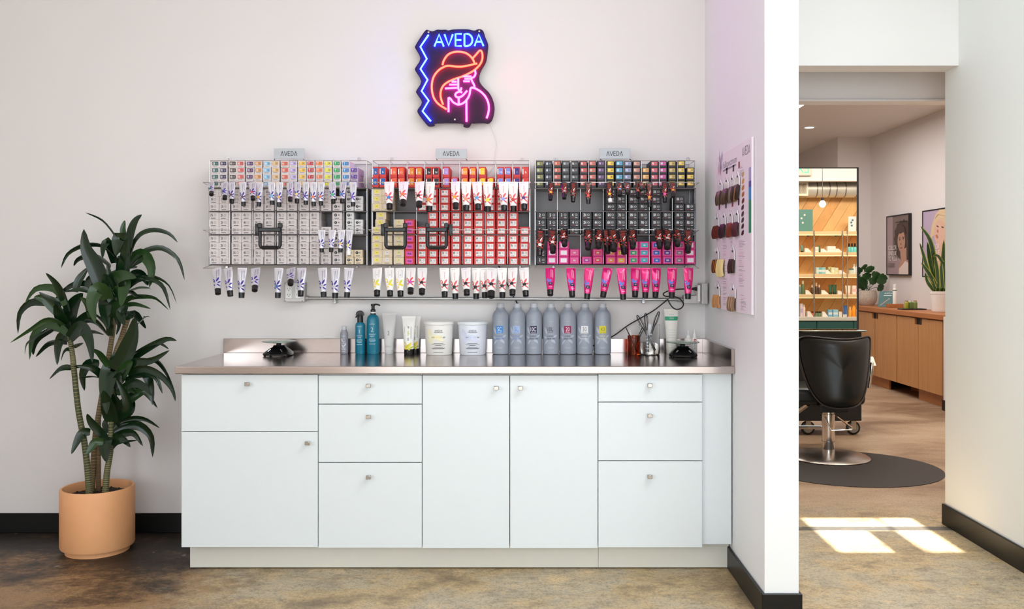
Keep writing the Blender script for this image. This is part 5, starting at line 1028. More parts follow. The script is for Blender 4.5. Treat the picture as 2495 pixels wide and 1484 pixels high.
# styling station with mirror
YM = 7.55
st = thing('styling_station', 'black styling station on casters with a metal ledge, behind the salon chair', 'station', (2.3, 7.65, 0))
X0, X1 = 1.85, PX(2091, YM)
MB().rbox(X0, X1, YM - .08, YM + .30, PZ(1026, 7.47), .842, .006, 2).build('cabinet_body', M_BLKM, st)
MB().rbox(X0 - .02, X1 + .035, YM - .10, YM + .32, .844, .858, .003, 2).build('ledge', M_CHROME, st)
MB().rbox(X0, X1, YM + .02, YM + .06, .858, 2.19, .003, 1).build('mirror_back', M_BLKM, st)
for x in (X1 - .05, X0 + .08, X1 - .42):
    c_ = Vector((x, YM - .02, .062)); y_ = c_.y
    k = MB().lathe([(.050, -.014), (.056, -.010), (.058, 0), (.056, .010), (.050, .014)], n=28).move(Matrix.Translation((x, y_, .058)) @ Matrix.Rotation(PI / 2, 4, 'X') @ Matrix.Rotation(.0, 4, 'Y')).build('caster', M_BLACK, st)
    MB().lathe([(.040, -.0152), (.040, .0152)], n=24).move(Matrix.Translation((x, y_, .058)) @ Matrix.Rotation(PI / 2, 4, 'X')).build('wheel_rim', mat('caster_grey', (150, 146, 138), .5), k)
    MB().rbox(x - .020, x + .020, y_ - .021, y_ - .016, .045, .125, .002, 1).build('fork', M_NICKEL, k)
mr = thing('station_mirror', 'tall salon mirror in a thin black frame reflecting wooden product shelves', 'mirror', (2.3, YM, .86))
zt = PZ(408, YM); MB().box(X0, X1 - .008, YM, YM + .018, .862, zt - .008).build('glass', M_MIRROR, mr)
for a in ((X1 - .008, X1, .86, zt), (X0 - .008, X0, .86, zt), (X0, X1 - .008, zt - .008, zt)): MB().box(a[0], a[1], YM - .012, YM + .019, a[2], a[3]).build('frame_bar', M_BLKM, mr)

# salon chair seen from behind
cx, cy = PX(2018, 6.6), 6.6
ch = thing('salon_chair', 'black leather salon chair with chrome hydraulic base, seen from behind', 'chair', (cx, cy, 0))
MB().lathe([(.285, .004), (.288, .010), (.27, .022), (.12, .036), (.06, .044)], (cx, cy, 0), 48).build('base_disc', mat('brushed_disc', (196, 188, 180), .28, 1.0), ch)
MB().lathe([(.045, .04), (.045, .315), (.041, .317), (.041, .330)], (cx, cy, 0), 28).lathe([(.018, .33), (.018, .40)], (cx, cy, 0), 16).build('column', M_CHROME, ch)
MB().lathe([(.047, .118), (.047, .124)], (cx, cy, 0), 28).build('column_collar', M_NICKEL, ch)
pl = [(cx - .045, cy - .05, .30), (cx - .01, cy - .10, .215), (cx + .13, cy - .11, .222), (cx + .135, cy - .10, .232), (cx + .03, cy - .06, .315)]
MB().tube(pl, .006, 8).build('pump_lever', M_CHROME, ch)
# back: a shield outline bowed round the sitter
bo = [(1957, 836), (1960, 828), (1972, 822), (2000, 823), (2040, 826), (2075, 826), (2110, 823), (2128, 822), (2136, 827), (2137, 840), (2131, 880), (2122, 920), (2112, 952), (2098, 976), (2078, 988), (2050, 992), (2020, 991), (2000, 984), (1984, 965), (1972, 938), (1963, 900), (1958, 865)]
c2 = (PX(2046, 6.5), PZ(900, 6.5)); pts = [(PX(a, 6.5), PZ(b, 6.5)) for a, b in bo]
pts = [(p.x, p.y) for p in catmull([Vector((a, b, 0)) for a, b in pts], 3, True)]
bow = lambda x, z: 6.46 + .16 * ((x - c2[0]) / .27) ** 2 + .10 * (.86 - z) * -1 + .0
m = MB(); n = len(pts); lay = [(0.0, .30, .000), (0.35, .28, -.004), (.7, .2, -.006), (.92, .0, .004), (1.0, .0, .026), (1.0, 0, .060), (.92, 0, .085), (.5, 0, .09), (0.0, 0, .09)]
vs = [Vector((c2[0] + (x - c2[0]) * k, bow(c2[0] + (x - c2[0]) * k, c2[1] + (z - c2[1]) * k) + dy, c2[1] + (z - c2[1]) * k)) for k, _, dy in [(max(l[0], .001), 0, l[2]) for l in lay] for x, z in pts]
m.add(vs, [(i * n + (k + 1) % n, i * n + k, (i + 1) * n + k, (i + 1) * n + (k + 1) % n) for i in range(len(lay) - 1) for k in range(n)], 0, True); m.build('backrest', M_LEATHER, ch)
m = MB(); pp = [Vector((x, bow(x, z) + .016, z)) for x, z in pts]; m.tube(pp, .0055, 6, closed=True); m.build('piping', mat('leather_piping', (54, 48, 46), .4), ch)
MB().rbox(cx - .25, cx + .27, 6.58, 7.05, .375, .50, .04, 4).build('seat', M_LEATHER, ch)
MB().rbox(cx - .08, cx + .12, 6.52, 6.72, .335, .385, .008, 2).build('seat_plate', M_BLKM, ch)
for s_, x in ((-1, cx - .275), (1, cx + .30)):
    m = MB().tube(catmull([(x, 6.62, .50), (x + s_ * .012, 6.60, .66), (x + s_ * .02, 6.66, .675), (x + s_ * .022, 6.95, .68), (x + s_ * .01, 7.0, .60), (x, 6.98, .46)], 5), .013, 10); m.build('armrest', M_CHROME, ch)
    MB().prism([(6.60, .66), (6.66, .72), (6.70, .69), (6.95, .69), (6.95, .665)], lambda u, v, w_: Vector((x + s_ * (.01 + w_), u, v)), 0, .035).build('arm_pad', mat('arm_metal', (150, 146, 142), .38, 1.0), ch)
m = MB().tube(catmull([(cx - .10, 6.75, .36), (cx - .16, 6.95, .24), (cx - .19, 7.05, .16), (cx - .22, 7.1, .13), (cx - .3, 7.1, .13)], 5), .015, 10).tube([(cx - .36, 7.1, .135), (cx + .2, 7.1, .135)], .014, 10); m.build('footrest', M_CHROME, ch)
# anti-fatigue mat: nearly a disc with the chair standing on it
mx, my = 2.19, 6.27; mp = [(mx + .615 * math.cos(a), my + .585 * math.sin(a)) for a in [2 * PI * k / 64 for k in range(64)]]
tag(MB().prism(mp, lambda u, v, w_: Vector((u, v, w_)), .001, .0035).build('floor_mat', M_RUBBER, loc=(mx, my, 0)), 'round dark brown rubber mat under the salon chair', 'mat')

# oak credenza along the salon's right wall
XF = 4.05
cr = thing('credenza', 'long oak credenza with cut-out door pulls along the salon wall', 'cabinet', (4.27, 10.4, 0))
MB().rbox(XF - .02, 4.498, 8.86, 11.96, .862, .912, .003, 1).build('top', M_WOODE, cr)
MB().box(XF + .022, 4.496, 8.93, 11.95, .13, .862).build('body', M_WOODE, cr)
for a, b_, cuts in ((8.945, 9.49, 1), (9.50, 10.03, 0), (10.05, 10.66, 1), (10.68, 11.28, 0), (11.30, 11.93, 0)):
    dz0, dz1 = .125, .85; cy_ = (b_ - .075, b_ - .001) if cuts else (a + .001, a + .075)
    m = MB(); poly = [(a, dz0), (b_, dz0), (b_, dz1 - .065), (b_ - .08, dz1 - .065), (b_ - .08, dz1), (a, dz1)] if cuts else [(a, dz0), (b_, dz0), (b_, dz1), (a + .08, dz1), (a + .08, dz1 - .065), (a, dz1 - .065)]
    d_ = m.prism(poly, lambda u, v, w_: Vector((XF + w_, u, v)), 0, .02).build('door', M_WOOD, cr)
    y0_, y1_ = (b_ - .082, b_) if cuts else (a, a + .082)
    MB().box(XF + .020, XF + .0215, y0_, y1_, dz1 - .067, dz1).build('finger_pull', M_BLKM, d_)
MB().box(XF + .06, XF + .08, 8.95, 9.62, 0, .13).box(XF + .06, XF + .08, 10.4, 11.95, 0, .13).box(XF + .30, XF + .32, 9.62, 10.4, 0, .13).build('toe_kick', M_WOODE, cr)
struct('wall_low', MB().box(XF - .03, 4.498, 8.74, 8.855, 0, .90), M_SALON)
baseboard('baseboard_low', [(XF - .045, XF - .03, 8.735, 8.86), (XF - .045, 4.498, 8.725, 8.74)])
# framed posters
def poster(px0, px1, py0, py1, label, person):
    X = 4.5; ya = X * F / (px0 - CX); yb = X * F / (px1 - CX); zt_ = ZC - (py0 - CY) * ya / F; zb_ = ZC - (py1 - CY) * ya / F; w_ = (ya - yb); h_ = zt_ - zb_; yc_ = (ya + yb) / 2; zc_ = (zt_ + zb_) / 2
    t = thing('framed_poster', label, 'poster', (4.498, yc_, zb_)); f = face_left(4.468, yc_, zc_); g = lambda e: face_left(4.468 - e, yc_, zc_)
    for a in ((ya - .012, ya, zb_, zt_), (yb, yb + .012, zb_, zt_), (yb + .012, ya - .012, zb_, zb_ + .012), (yb + .012, ya - .012, zt_ - .012, zt_)): MB().box(4.462, 4.498, *a).build('frame_bar', M_BLKM, t)
    U, V = w_ / 2 - .012, h_ / 2 - .012; m = MB(); e_ = .0006
    bg, hair, skin, lip, cloth, dark, fade = person
    R = lambda u0, u1, v0, v1: [(u0 * U, v0 * V), (u1 * U, v0 * V), (u1 * U, v1 * V), (u0 * U, v1 * V)]
    el = lambda u, v, a, b, r=0, n=28: [(U * (u + a * math.cos(q) * math.cos(r) - b * math.sin(q) * math.sin(r)), V * (v + a * math.cos(q) * math.sin(r) + b * math.sin(q) * math.cos(r))) for q in [2 * PI * k / n for k in range(n)]]
    m.poly(R(-1, 1, -1, 1), f, 0); L_ = [1]
    def lay(p, mi): m.poly(p, g(e_ * L_[0]), mi); L_[0] += 1
    lay(R(-1, 1, -1, -.45), 6)
    if person is P_A:
        lay(R(-1, -.45, -.5, 1), 6); lay([(u * U, v * V) for u, v in ((-.22, -.28), (-.34, -.1), (-.27, .08), (-.36, .22), (-.24, .36), (-.28, .50), (-.1, .60), (-.04, .72), (.14, .74), (.25, .84), (.42, .80), (.58, .86), (.74, .78), (.9, .78), (1, .66), (1, -.5), (.5, -.6), (.1, -.42))], 1)
        lay([(u * U, v * V) for u, v in ((.25, -.2), (.3, -.52), (.1, -.72), (.05, -1), (1, -1), (1, -.62), (.82, -.5), (.8, -.1))], 2); lay([(u * U, v * V) for u, v in ((.15, -.8), (.45, -.68), (.7, -.55), (1, -.62), (1, -1), (.1, -1))], 4)
        lay(el(.36, .12, .34, .36, .12), 2); lay(el(.22, .17, .07, .02, .1), 5); lay(el(.55, .20, .07, .02, .1), 5); lay(el(.22, .235, .10, .014, .04), 1); lay(el(.55, .255, .10, .014, -.04), 1); lay(el(.34, .03, .05, .03), 3); lay([(u * U, v * V) for u, v in ((.19, -.072), (.27, -.088), (.35, -.092), (.43, -.085), (.50, -.066), (.45, -.115), (.35, -.132), (.25, -.118))], 3)
        lay([(u * U, v * V) for u, v in ((-.02, .34), (.1, .58), (.4, .68), (.7, .55), (.78, .32), (.55, .44), (.3, .38), (.12, .42))], 1); lay(R(-.15, .95, .775, .795), 5)
        tu, tv = -.42, (-.08, -.27, -.46)
    else:
        lay([(u * U, v * V) for u, v in ((-.3, .55), (0, .9), (.4, 1), (1, 1), (1, -.1), (.7, -.1), (.5, .3), (0, .3), (-.45, .12))], 1); lay([(u * U, v * V) for u, v in ((.05, .05), (.1, -.55), (-.05, -1), (.95, -1), (.9, -.3), (.8, .0))], 2); lay(el(.30, .30, .42, .40, -.35), 2)
        lay(el(.15, .50, .09, .022, -.2), 5); lay(el(.52, .46, .09, .022, -.2), 5); lay(el(.12, .575, .14, .016, -.25), 1); lay(el(.10, .20, .09, .05, -.35), 3); lay(el(.16, .36, .05, .05), 3); lay([(u * U, v * V) for u, v in ((-.1, .72), (.2, .86), (.7, .8), (1, .5), (1, .95), (.3, 1))], 1)
        lay(el(.95, -.05, .05, .03), 4); tu, tv = -.05, (-.10, -.28, -.46)
    for s__, v in zip(('COLOR', 'UNIQUE', 'TO YOU'), tv): kk = .78 * U / text_geo(s__)[2]; m.text(s__, lambda u, v_: g(e_ * (L_[0] + 1))(u + tu * U, v_ * .155 * V / kk + v * V), kk, 7)
    m.text('COLOR', lambda u, v_: g(e_ * 40)(u, v_), .0001, 7) if False else None
    for v in (-.62, -.66, -.70, -.74): m.poly(R(-.85, -.25, v - .008, v + .008), g(e_ * (L_[0] + 1)), 0)
    m.build('print', [flat(c_) for c_ in (bg, hair, skin, lip, cloth, dark, fade, (246, 242, 238))], t)
P_A = ((122, 104, 100), (74, 56, 50), (188, 144, 122), (160, 98, 90), (226, 208, 200), (52, 40, 38), (168, 146, 150))
P_B = ((188, 170, 196), (222, 196, 160), (224, 182, 162), (196, 116, 110), (236, 226, 210), (96, 72, 66), (206, 186, 200))
poster(2167, 2222, 527.5, 670.5, 'framed poster of a dark-haired woman reading COLOR UNIQUE TO YOU', P_A)
poster(2255, 2322, 514, 675, 'framed poster of a blonde woman, half hidden behind the snake plant', P_B)
# things on the credenza
ZK = .913
def kx(px, py_base): X = 4.25; return X * F / (px - CX)
M_KPOT = mat('textured_pot', (196, 184, 170), .8, noise=.5, scale=90, bump=.8)
y_ = 11.45; x_ = PX(2112, y_); mo = thing('potted_monstera', 'round-leaved green plant in a speckled woven-texture pot on the credenza', 'plant', (x_, y_, ZK))
MB().lathe([(.08, 0), (.118, .05), (.125, .11), (.110, .185), (.102, .185), (.112, .11), (.05, .10)], (x_, y_, ZK), 28).build('pot', M_KPOT, mo)
MB().lathe([(.104, .165), (.0001, .172)], (x_, y_, ZK), 20).build('soil', M_SOIL, mo); ML = mat('monstera_leaf', (44, 84, 40), .35, noise=.3, scale=10)
rl = random.Random(9)
for px, py, rx, rz, an in ((2118, 656, 15, 9, .3), (2135, 672, 14, 13, -.5), (2150, 680, 13, 17, -1.0), (2100, 690, 16, 18, .6), (2112, 672, 13, 10, .2), (2126, 684, 12, 10, -.3), (2146, 700, 9, 12, -.8), (2090, 660, 14, 10, .3), (2085, 680, 14, 14, .6), (2106, 650, 10, 6, .5)):
    yy = y_ + rl.uniform(-.12, .06); c_ = at(px, py, yy); rx_, rz_ = rx * yy / F, rz * yy / F; m = MB(); n = 20; vs = [c_ + Vector((0, -.012, 0))]
    for k in range(n):
        q = 2 * PI * k / n; r = 1 - .35 * max(0, math.cos(q - PI * .5)) ** 6 * .6 - (.18 if k % 5 == 2 else 0); u, v = rx_ * r * math.cos(q), rz_ * r * math.sin(q)
        vs.append(c_ + Vector((u * math.cos(an) - v * math.sin(an), .02 * math.cos(q + an), u * math.sin(an) + v * math.cos(an))))
    m.add(vs, [(0, 1 + k, 1 + (k + 1) % n) for k in range(n)], 0, True).build('leaf', ML, mo)
    MB().tube(catmull([(x_ + rl.uniform(-.03, .03), y_, ZK + .17), ((x_ + c_.x) / 2, (y_ + yy) / 2, (ZK + .17 + c_.z) / 2 + .02), c_ + Vector((0, .004, -.005))], 5), .003, 6).build('leaf_stem', ML, mo)
y_ = 10.9; a = at(2157, 748, y_); lc = thing('leaflet_card', 'teal leaflet card leaning on the oak credenza', 'card', (a.x, y_, ZK))
cw, chh = .075, .19; f = lambda u, v, w_=0.0: Vector((a.x + u + v * .22, y_ + v * .25 - u * .5 + w_, ZK + .002 + v * .96)); g = lambda u, v: f(u, v, -.002)
b = MB().prism([(-cw, 0), (cw, 0), (cw, chh), (-cw, chh)], f, 0, .002).build('card', mat('card_teal', (62, 112, 112), .4, noise=.3, scale=14), lc)
m = MB().text('AVEDA', lambda u, v: g(u + .015, v + .165), .018); m.stroke([(-.05, .02), (.03, .10)], .012, g, 1); m.poly([(-.03, .135), (.05, .135), (.05, .143), (-.03, .143)], g, 0); m.build('card_print', [flat((226, 236, 234)), flat((170, 150, 140))], b)
y_ = 10.75; x_ = PX(2180, y_)
tag(MB().rbox(x_ - .085, x_ + .085, y_ - .05, y_ + .05, ZK, ZK + .042, .003, 1).build('wood_block', M_WOODE, loc=(x_, y_, ZK)), 'small oak block under the slim white bottle on the credenza', 'block')
t = thing('slim_bottle', 'slim white bottle standing on the small oak block', 'bottle', (x_, y_, ZK + .0425)); MB().lathe([(.022, 0), (.023, .004), (.023, .175), (.016, .185)], (x_, y_, ZK + .0425), 20).build('body', M_WTUBE, t); MB().lathe([(.019, .183), (.019, .225), (.016, .228)], (x_, y_, ZK + .0425), 18).build('cap', M_WPLAST, t)
MB().lathe([(.0235, .150), (.0235, .164)], (x_, y_, ZK + .0425), 20, cap0=False, cap1=False).build('label_band', flat((120, 140, 120)), t)
y_ = 10.15; x_ = PX(2222, y_)
tag(MB().rbox(x_ - .135, x_ + .135, y_ - .07, y_ + .07, ZK, ZK + .012, .004, 2).build('black_tray', M_BLKM, loc=(x_, y_, ZK)), 'black tray holding small glass jars on the credenza', 'tray')
for i, (dx, dy, c_, l) in enumerate(((-.065, -.01, (176, 180, 70), 'yellow-green glass jar with cork lid, left on the black tray'), (-.015, .005, (120, 150, 80), 'green glass jar with pale lid, middle of the black tray'), (.035, 0, (136, 158, 86), 'olive glass jar with cork lid, right on the black tray'))):
    t = thing('glass_jar', l, 'jar', (x_ + dx, y_ + dy, ZK + .0125), 'jars on the black tray'); MB().lathe([(.022, 0), (.0235, .004), (.0235, .066), (.018, .072)], (x_ + dx, y_ + dy, ZK + .0125), 18).build('jar', mat('jar_%d' % i, c_, .08, noise=.2), t)
    MB().lathe([(.017, .070), (.018, .088)], (x_ + dx, y_ + dy, ZK + .0125), 14).build('lid', mat('cork', (186, 156, 120), .8, noise=.3) if i != 1 else M_WPLAST, t)
y_ = 9.55; x_ = PX(2293, y_); sp = thing('snake_plant', 'snake plant with yellow-edged upright leaves in a white ribbed pot', 'plant', (x_, y_, ZK))
pr = [(.085, 0), (.088, .004)] + [(.090 + .016 * k / 16 + (.003 if k % 2 else 0), .01 + .175 * k / 16) for k in range(17)] + [(.112, .19), (.113, .215), (.106, .216), (.104, .19), (.05, .185)]
MB().lathe(pr, (x_, y_, ZK), 36).build('pot', mat('white_ceramic', (238, 234, 230), .3), sp); MB().lathe([(.105, .195), (.0001, .198)], (x_, y_, ZK), 20).build('soil', M_SOIL, sp)
SE, SG = mat('snake_edge', (176, 178, 70), .35), mat('snake_green', (46, 82, 44), .35, noise=.5, scale=50, stretch=(.3, .3, 4))
for pts_, wpx in (([(2288, 712), (2278, 640), (2266, 585), (2243, 551)], 13), ([(2282, 712), (2262, 660), (2250, 620), (2241, 592)], 10), ([(2290, 712), (2266, 670), (2245, 640)], 12), ([(2280, 712), (2262, 690), (2254, 664)], 10), ([(2292, 712), (2268, 640), (2260, 590)], 14), ([(2286, 712), (2284, 660), (2276, 618)], 11), ([(2298, 712), (2294, 660), (2294, 628)], 10), ([(2302, 712), (2298, 650), (2300, 584)], 14), ([(2306, 712), (2304, 660), (2286, 624), (2272, 626)], 9), ([(2310, 712), (2312, 640), (2320, 590)], 12)):
    c_ = catmull([at(a, b, y_ + rl.uniform(-.04, .04)) for a, b in pts_], 4); c_ = [p if i else Vector((p.x, y_, ZK + .195)) for i, p in enumerate(c_)]; N = len(c_) - 1; m = MB(); vs = []
    for i, p in enumerate(c_):
        t_ = i / N; h = wpx * y_ / F / 2 * (math.sin(PI * (.25 + .75 * t_)) ** .6 if t_ < 1 else 0.02); d = (c_[min(i + 1, N)] - c_[max(0, i - 1)]).normalized(); s_ = d.cross(Vector((0, 1, 0))).normalized(); up = Vector((0, -1, 0))
        vs += [p + s_ * h, p + s_ * h * .72 - up * h * .15, p - up * h * .3, p - s_ * h * .72 - up * h * .15, p - s_ * h]
    for i in range(N):
        for j in range(4): m.add([vs[i * 5 + j], vs[i * 5 + j + 1], vs[i * 5 + j + 6], vs[i * 5 + j + 5]], [(0, 1, 2, 3)], 0 if j in (0, 3) else 1)
    m.build('leaf', [SE, SG], sp)

# ------------------------------------------------------------------ product wall on the salon's front wall (seen in the mirror)
YS = YW2; M_PINE = mat('pine_plank', (226, 170, 104), .5, noise=.22, scale=5, stretch=(2.2, 6, 2.2)); M_PINE2 = mat('pine_plank_pale', (234, 188, 124), .5, noise=.2, scale=5, stretch=(2, 6, 2)); M_SHELF = mat('pine_shelf', (236, 206, 156), .5, noise=.1, scale=8)
def vx(px, v): return (px - CX) * v / F
def vz(py, v): return ZC - (py - CY) * v / F
def clip(poly, x0, x1, z0, z1):
    for ax, lim, sg in ((0, x0, 1), (0, x1, -1), (1, z0, 1), (1, z1, -1)):
        out = []
        for i in range(len(poly)):
            a, b = poly[i - 1], poly[i]; ia, ib = (a[ax] - lim) * sg >= 0, (b[ax] - lim) * sg >= 0
            if ia != ib: t = (lim - a[ax]) / (b[ax] - a[ax]); out.append((a[0] + t * (b[0] - a[0]), a[1] + t * (b[1] - a[1])))
            if ib: out.append(b)
        poly = out
        if not poly: break
    return poly
wp_ = thing('plank_panel', 'diagonal pine plank wall panel behind the product shelves, seen in the mirror', 'panel', (3.3, YS, .1)); sl = .62; pw = .105
for k in range(-22, 22):
    x = 3.3 + k * pw * 1.18; q = clip([(x, 0), (x + pw * 1.18 - .003, 0), (x + pw * 1.18 - .003 + sl * 2.4, 2.4), (x + sl * 2.4, 2.4)], 2.62, 4.12, .86, 2.22)
    if len(q) >= 3: MB().prism(q, lambda u, v, w_: Vector((u, YS + .001 + w_, v)), 0, .016 + rl.uniform(0, .003)).build('plank', M_PINE if rl.random() < .55 else M_PINE2, wp_)
V = 2 * YM - (YS + .27)                     # depth of the shelf fronts in the mirror
SHL = []
for i, (py, l) in enumerate(((563.5, 'topmost'), (614.5, 'second'), (667.5, 'third'), (717.5, 'fourth'))):
    z = vz(py, V); SHL.append(z)
    t = thing('wall_shelf', '%s pine shelf of the product wall, seen in the mirror' % l, 'shelf', (3.35, YS + .14, z - .035), 'pine shelves of the product wall')
    MB().rbox(2.70, 4.05, YS + .02, YS + .27, z - .036, z, .002, 1).build('board', M_SHELF, t)
    MB().box(2.72, 4.03, YS + .225, YS + .240, z - .042, z - .036).build('led_strip', glow('led_warm', (1.0, .60, .22), 5.5), t)
    for x in (vx(1985, V), vx(2054, V), 3.95): MB().box(x - .008, x + .008, YS + .02, YS + .26, z - .046, z - .036).build('bracket', M_BLKM, t)
zb = vz(772.5, V); SHL.append(zb); t = thing('product_counter', 'teal drawer unit with pale counter under the product shelves', 'cabinet', (3.35, YS + .2, 0))
MB().rbox(2.68, 4.06, YS + .002, YS + .30, zb - .040, zb, .003, 1).build('counter', mat('pale_counter', (214, 212, 200), .4), t); MB().box(2.70, 4.04, YS + .002, YS + .27, .08, zb - .04).build('body', M_TEAL, t)
for a, b in ((1900, 1989), (1989, 2079), (2079, 2170)): MB().rbox(vx(a, V) + .003, vx(b, V) - .003, YS + .27, YS + .288, zb - .30, zb - .045, .002, 1).build('drawer', M_TEAL, t)
for a in (1984, 2053, 2065):
    x = vx(a, V - .02); tag(MB().tube([(x, YS + .285, vz(562, V)), (x, YS + .285, zb + .001)], .006, 8).build('shelf_rod', M_NICKEL, loc=(x, YS + .285, zb)), '%s metal upright rod before the product shelves' % {1984: 'left', 2053: 'middle', 2065: 'right'}[a], 'rod')
VP_ = 2 * YM - (YS + .17)
def prod(kind, px, sh, wpx, hpx, c1_, c2_, label, capf=.25, dy=0.0):
    z = SHL[sh]; v = VP_ + dy; y = 2 * YM - v; x = vx(px, v); w_, h = wpx * v / F, hpx * v / F; a = mat('prod_%d_%d_%d' % c1_, c1_, .4, noise=.04); b = mat('prod_%d_%d_%d' % c2_, c2_, .4, noise=.04)
    cat = {'bottle': 'bottle', 'tube': 'tube', 'box': 'box', 'jar': 'jar', 'card': 'card', 'wedge': 'stand'}[kind]; nm = {'bottle': 'product_bottle', 'tube': 'product_tube', 'box': 'product_box', 'jar': 'product_jar', 'card': 'display_card', 'wedge': 'price_wedge'}[kind]
    t = thing(nm, label, cat, (x, y, z), 'products on the salon shelves')
    if kind in ('bottle', 'jar'):
        r = w_ / 2; MB().lathe([(r * .95, 0), (r, .004), (r, h * (1 - capf) * .86), (r * .55, h * (1 - capf))], (x, y, z), 16).build('body', a, t); MB().lathe([(r * (.6 if kind == 'bottle' else .95), h * (1 - capf)), (r * (.55 if kind == 'bottle' else .95), h)], (x, y, z), 14).build('cap', b, t)
    elif kind == 'tube':
        r = w_ / 2; n = 14; lv = [(h * .2, .82, .75), (h * .6, .9, .5), (h, 1, .06)]; vs = [(x + r * p * math.cos(2 * PI * k / n), y + r * q * math.sin(2 * PI * k / n), z + zz) for zz, p, q in lv for k in range(n)]
        m = MB(); m.add(vs, [(i * n + k, i * n + (k + 1) % n, (i + 1) * n + (k + 1) % n, (i + 1) * n + k) for i in range(2) for k in range(n)] + [tuple(2 * n + k for k in range(n))], 0, True); m.build('body', a, t); MB().lathe([(r * .8, 0), (r * .8, h * .21)], (x, y, z), 14).build('cap', b, t)
    elif kind == 'box':
        MB().rbox(x - w_ / 2, x + w_ / 2, y - .03, y + .03, z, z + h, .001, 1).build('carton', a, t); MB().box(x - w_ * .46, x + w_ * .46, y + .03, y + .0306, z + h * .3, z + h * .62).build('label_panel', b, t)
    elif kind == 'wedge':
        MB().prism([(x - w_ / 2, z), (x + w_ / 2, z), (x - w_ * .1, z + h), (x - w_ / 2, z + h)], lambda u, v_, w__: Vector((u, y - .02 + w__, v_)), 0, .06).build('stand', a, t)
    else:
        MB().rbox(x - w_ / 2, x + w_ / 2, y - .004, y + .004, z, z + h, .001, 1).build('card', a, t)
        m = MB(); ff = face_back(x, y + .0045, z); [m.poly([(u * w_ + .012 * math.cos(q), vv * h + .012 * math.sin(q)) for q in [k * PI / 4 for k in range(8)]], ff) for u, vv in ((-.05, .75), (.12, .6), (.05, .4))]; m.build('card_print', b, t)
WHT = (246, 243, 236); D_ = ' seen in the mirror'
prod('card', 1958, 0, 44, 54, (96, 148, 138), (220, 232, 226), 'large teal display card on the topmost shelf, at the mirror edge'); prod('card', 2076, 0, 19, 37, (238, 240, 240), (90, 120, 140), 'white display card on the topmost shelf, right end')
prod('tube', 1954, 1, 8, 17, (96, 128, 110), (50, 70, 60), 'dark green tube on the second shelf, left end'); prod('wedge', 1967, 1, 17, 10, WHT, WHT, 'white price wedge right of the dark green tube'); prod('box', 1988.5, 1, 8, 13, WHT, (220, 220, 214), 'narrow white box beside the slim green tube, second shelf'); prod('tube', 1995.5, 1, 6, 17, (88, 112, 66), (60, 80, 50), 'slim green tube on the second shelf'); prod('wedge', 2006, 1, 17, 9, WHT, WHT, 'white price wedge right of the slim green tube')
prod('box', 2024, 1, 20, 15, (242, 242, 238), (232, 234, 232), 'wide white box in the middle of the second shelf'); prod('wedge', 2042, 1, 17, 9, WHT, WHT, 'white price wedge right of the wide white box')
for i, a in enumerate((2069, 2076, 2083, 2090)): prod('bottle', a, 1, 7.4, 22, (120, 214, 214), (24, 26, 28), '%s aqua bottle with black top on the second shelf' % ORD[i], .38)
for i, (a, w_, c1_) in enumerate(((1989, 6, (190, 222, 220)), (1996, 8, (120, 184, 190)), (2004, 9, (150, 206, 212)))): prod('box', a + 1, 2, w_, 16, c1_, (220, 236, 236), '%s pale blue box of three on the third shelf' % ORD[i])
prod('wedge', 2016, 2, 14, 10, WHT, WHT, 'white price wedge right of the pale blue boxes'); prod('box', 2020, 2, 7, 17, (226, 222, 150), (120, 130, 80), 'tall narrow yellow box on the third shelf', dy=.06); prod('box', 2028, 2, 9, 16, (226, 230, 190), (240, 240, 214), 'pale green box on the third shelf'); prod('box', 2036, 2, 9, 15, (232, 234, 206), (222, 226, 170), 'cream box right of the pale green box, third shelf'); prod('wedge', 2050, 2, 18, 9, WHT, WHT, 'white price wedge right of the cream box')
prod('jar', 2074, 2, 12, 13, (214, 230, 222), (90, 130, 120), 'pale green jar with dark lid on the third shelf', .2)
for i, a in enumerate((2081, 2088)): prod('bottle', a, 2, 7, 24, (226, 232, 230), (196, 200, 198), '%s white pump bottle at the right end of the third shelf' % ('left' if i == 0 else 'right'), .25)
prod('bottle', 1956, 3, 9, 33, (92, 118, 76), (232, 234, 214), 'olive green bottle with pale cap on the fourth shelf', .25); prod('bottle', 1949, 3, 6, 23, (110, 140, 130), (220, 226, 220), 'small grey-green bottle at the mirror edge, fourth shelf', .2); prod('wedge', 1968, 3, 15, 10, WHT, WHT, 'white price wedge right of the olive bottle')
for i, (a, h) in enumerate(((1978.5, 23), (1989, 28), (1996, 23))): prod('bottle', a, 3, 6.6, h, (86, 66, 50), (222, 214, 196), '%s brown bottle with cream cap on the fourth shelf' % ORD[i], .28)
prod('wedge', 2008, 3, 18, 10, WHT, WHT, 'white price wedge right of the brown bottles'); prod('tube', 2023.5, 3, 10, 23, (46, 92, 66), (36, 66, 48), 'left dark green tube of two on the fourth shelf'); prod('tube', 2033.5, 3, 10, 23, (46, 92, 66), (36, 66, 48), 'right dark green tube of two on the fourth shelf'); prod('wedge', 2046, 3, 15, 9, WHT, WHT, 'white price wedge right of the dark green tubes')
prod('tube', 2066, 3, 14, 21, (244, 236, 224), (236, 210, 200), 'cream tube behind the rods, fourth shelf'); prod('box', 2079, 3, 8, 21, (246, 236, 230), (240, 200, 196), 'white and rose box on the fourth shelf'); prod('box', 2087, 3, 8, 21, (240, 170, 170), (246, 220, 216), 'rose pink box at the right end of the fourth shelf')
